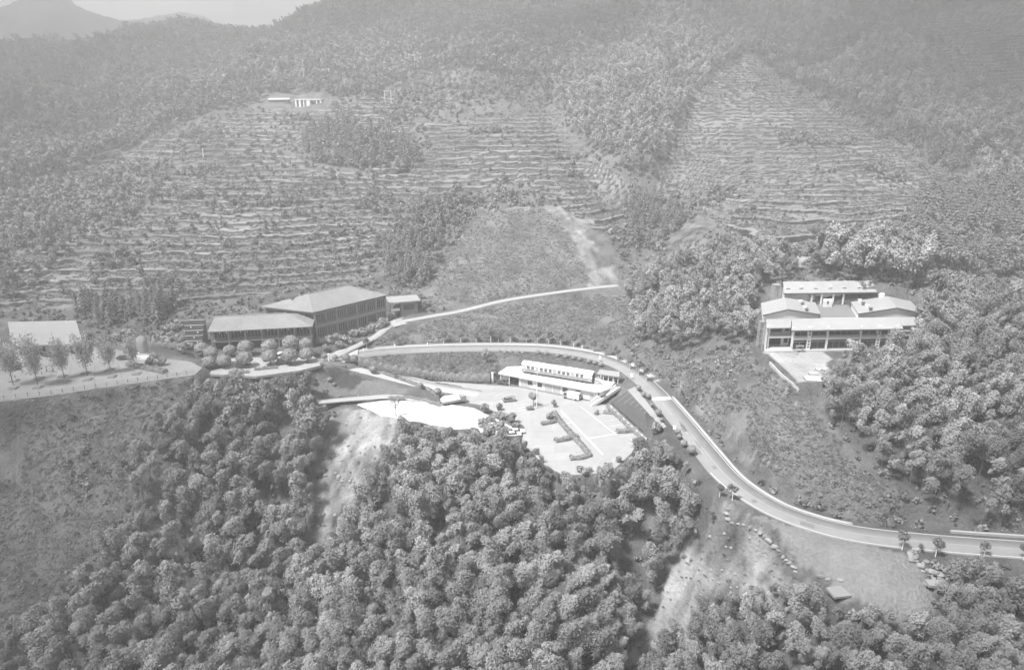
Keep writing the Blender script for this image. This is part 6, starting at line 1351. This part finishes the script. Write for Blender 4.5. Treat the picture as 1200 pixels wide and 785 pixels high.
for u, v, ru in ((748,458,3),(754,465.5,3),(759.5,467.5,3),(763.5,477,2.4),(771,488,4),(775,494.5,2.4),(794,510,3.4),(796,515,3),(801,524,4),(810,533,5)):
    p = GZ(u, v); R = ru * proj(*p)[2] / FPX; plant('ball_tree', 'dark ball crowned little tree on the verge between the striped bank and the road', 'tree', 'ball trees on the inner verge', tuple(p), TOPI[random.randrange(4)], TRK, R, R * 1.5)
# single trees of the car park
for u, v, ru, z, hh, lb, k in ((494,458,4.5,.6,8,'thin pale young tree beside the slip road parking marks',1), (514,464.5,6,.3,8.5,'dark heart shaped tree beside the lorry',0), (568,484,6.8,.2,13,'tall dark oval tree at the corner of the white concrete yard',0), (585,480,5,.1,9,'dark slanting tree next to the grey saloon',0), (600,495,7,.1,12,'dense egg shaped tree in the middle of the car park edge',0), (625,475.5,6,.05,15,'slim tree with a small round crown beside the lamp post',0), (645,493,7,.05,12,'dark leaning tree at the head of the dividing hedge',0), (649,476.5,5,.05,8,'pale thin tree with a see-through crown behind the leaning one',1), (724.5,541,5.5,.05,8,'pale little tree at the lower right corner of the car park',1), (744,547,9,.05,12,'large dark round tree at the lower right of the car park',0), (769.5,514,9,1.0,12,'large dark spreading tree over the end of the striped bank',0), (527,434,5.2,2.5,16,'dark conical tree standing in the triangular lawn',2), (570,433,6.5,1.5,15,'dark round tree at the point of the triangular lawn near the carport',0), (706,467,5,1.5,4,'spreading shrub between the two stair flights',0),(388,424.5,0,7,0,'',9), (381,424,4,7.2,9,'lollipop tree at the road junction beside the marker pillar',3), (393,423.5,3.4,7.2,7,'small dark tree with a pale stem at the road junction',3), (406.5,428,5,6.0,6,'clipped ball tree at the start of the slip road',3), (415.5,431,5,5.0,6,'grey clipped ball tree second along the slip road',3), (424,431.5,3,4.8,3,'dwarf ball shrub third along the slip road',3), (437.5,438,4.6,4.2,7,'pale ball tree where the slip road bends',3), (463,443.5,3,3.0,8,'slender little tree on the slip road edge before the parking marks',1)):
    if k == 9: continue
    x, y, zz = PZ(u, v, z); gz_ = float(hz(x, y)); zz = max(zz, gz_) if abs(gz_ - zz) < 3 else zz; d = proj(x, y, zz)[2]; R = ru * d / FPX; zc = max(R * .9, (hh - ru * .6) * d / FPX)
    if k == 3: plant('garden_tree', lb, 'tree', None, (x, y, zz), TOPI[random.randrange(4)], TRK, R, max(zc, R * 1.2))
    elif k == 2: r = tag(empty('conical_tree', (x, y, zz), 0, 1), lb, 'tree'); c = put('crown', CV[1][0], r); t = put('trunk', CV[1][1], r); s = hh * d / FPX / 9; c.scale = (s * .9, s * .9, s); t.scale = (s, s, s)
    else: plant('car_park_tree' if z < 1.2 else 'lawn_tree', lb, 'tree', None, (x, y, zz), BUSH[random.randrange(5)], TRK, R, zc, sz=1.25 if hh > 2.2 * ru * .8 else 1.0) if k == 0 else plant('young_tree', lb, 'tree', None, (x, y, zz), BUSH[random.randrange(5)], TRK, R * .85, zc)
for j, (u, v, ru) in enumerate(((581.5,489,7),(590,491,6),(575,494,6),(582.7,503,9),(572,507,8),(566,500,7),(593,508,7),(556,507,7),(604,500,4),(619.5,479.5,3.2),(622,479.5,3.6),(699,485,3.4),(669,536,3),(680,552,5),(685,555,5),(690,552,4.5))):
    bush(u, v, ru, .1, 'rounded dark bush at the rim of the car park', 'bushes round the car park rim')
# the bare tree in front of the white yard, and shrubs along the hotel front
def bare_tree(p, h, label):
    rng = np.random.default_rng(9); L = [];
    for k in range(7):
        a = k * 2.2; t = rng.uniform(.35, .6); b = np.array([0, 0, h * t]); e = b + np.array([math.cos(a) * h * .34, math.sin(a) * h * .2, h * rng.uniform(.3, .5)]); L.append([tuple(b), tuple((b + e) / 2 + [0, 0, -.1]), tuple(e)])
        L.append([tuple((b + e) / 2), tuple((b + e) / 2 + np.array([rng.uniform(-.8, .8), rng.uniform(-.5, .5), .9])), tuple((b + e) / 2 + np.array([rng.uniform(-1.2, 1.2), 0, 1.7]))])
    r = tag(empty('bare_tree', tuple(p)), label, 'tree'); put('trunk', limbs_mesh(L, [(0, 0, -.4), (.1, 0, h * .4), (0, 0, h * .75)], M_BARK, .17), r)
    V, F, T = round_crown(np.random.default_rng(10), 90, .22, h * .42, h * .78, .6); put('crown', crown_mesh(V, F, ML_PALE, T), r)
bare_tree(GZ(464, 488), 6.5, 'almost leafless tree standing before the white concrete yard')
for u, v, ru in ((377,404,7),(386,402,7),(395,398,6),(404,399,7),(414,394,6),(424,392,6),(433,389,6),(446,384,8),(438,384,7),(452,381,6),(382,410,5),(398,406,5),(410,402,5),(459,374,6),(468,368,7),(477,366,6)): bush(u, v, ru, None, 'loose garden shrub along the long front of the hotel block', 'shrubs along the hotel front')
for u, v, ru in ((392,452,3),(381,460,3.5),(398,467,3.5),(387,447,4)): bush(u, v, ru, None, 'small dark shrub on the pale bank below the junction', 'shrubs below the junction')

for u, v, ru in ((463,366,7),(472,364,8),(480,361,8),(488,358,8),(492,352,7),(497,360,7)): bush(u, v, ru, None, 'tall bush masking the foot of the small garden pavilion', 'bushes round the garden pavilion')

for u, v, ru in ((205,398,6),(212,399,5),(222,408,5),(229,409,5),(236,402,6),(203,388,7),(210,384,7),(196,387,7)): bush(u, v, ru, None, 'shrub crowding round the dark timber planter tiers', 'shrubs round the planter tiers')
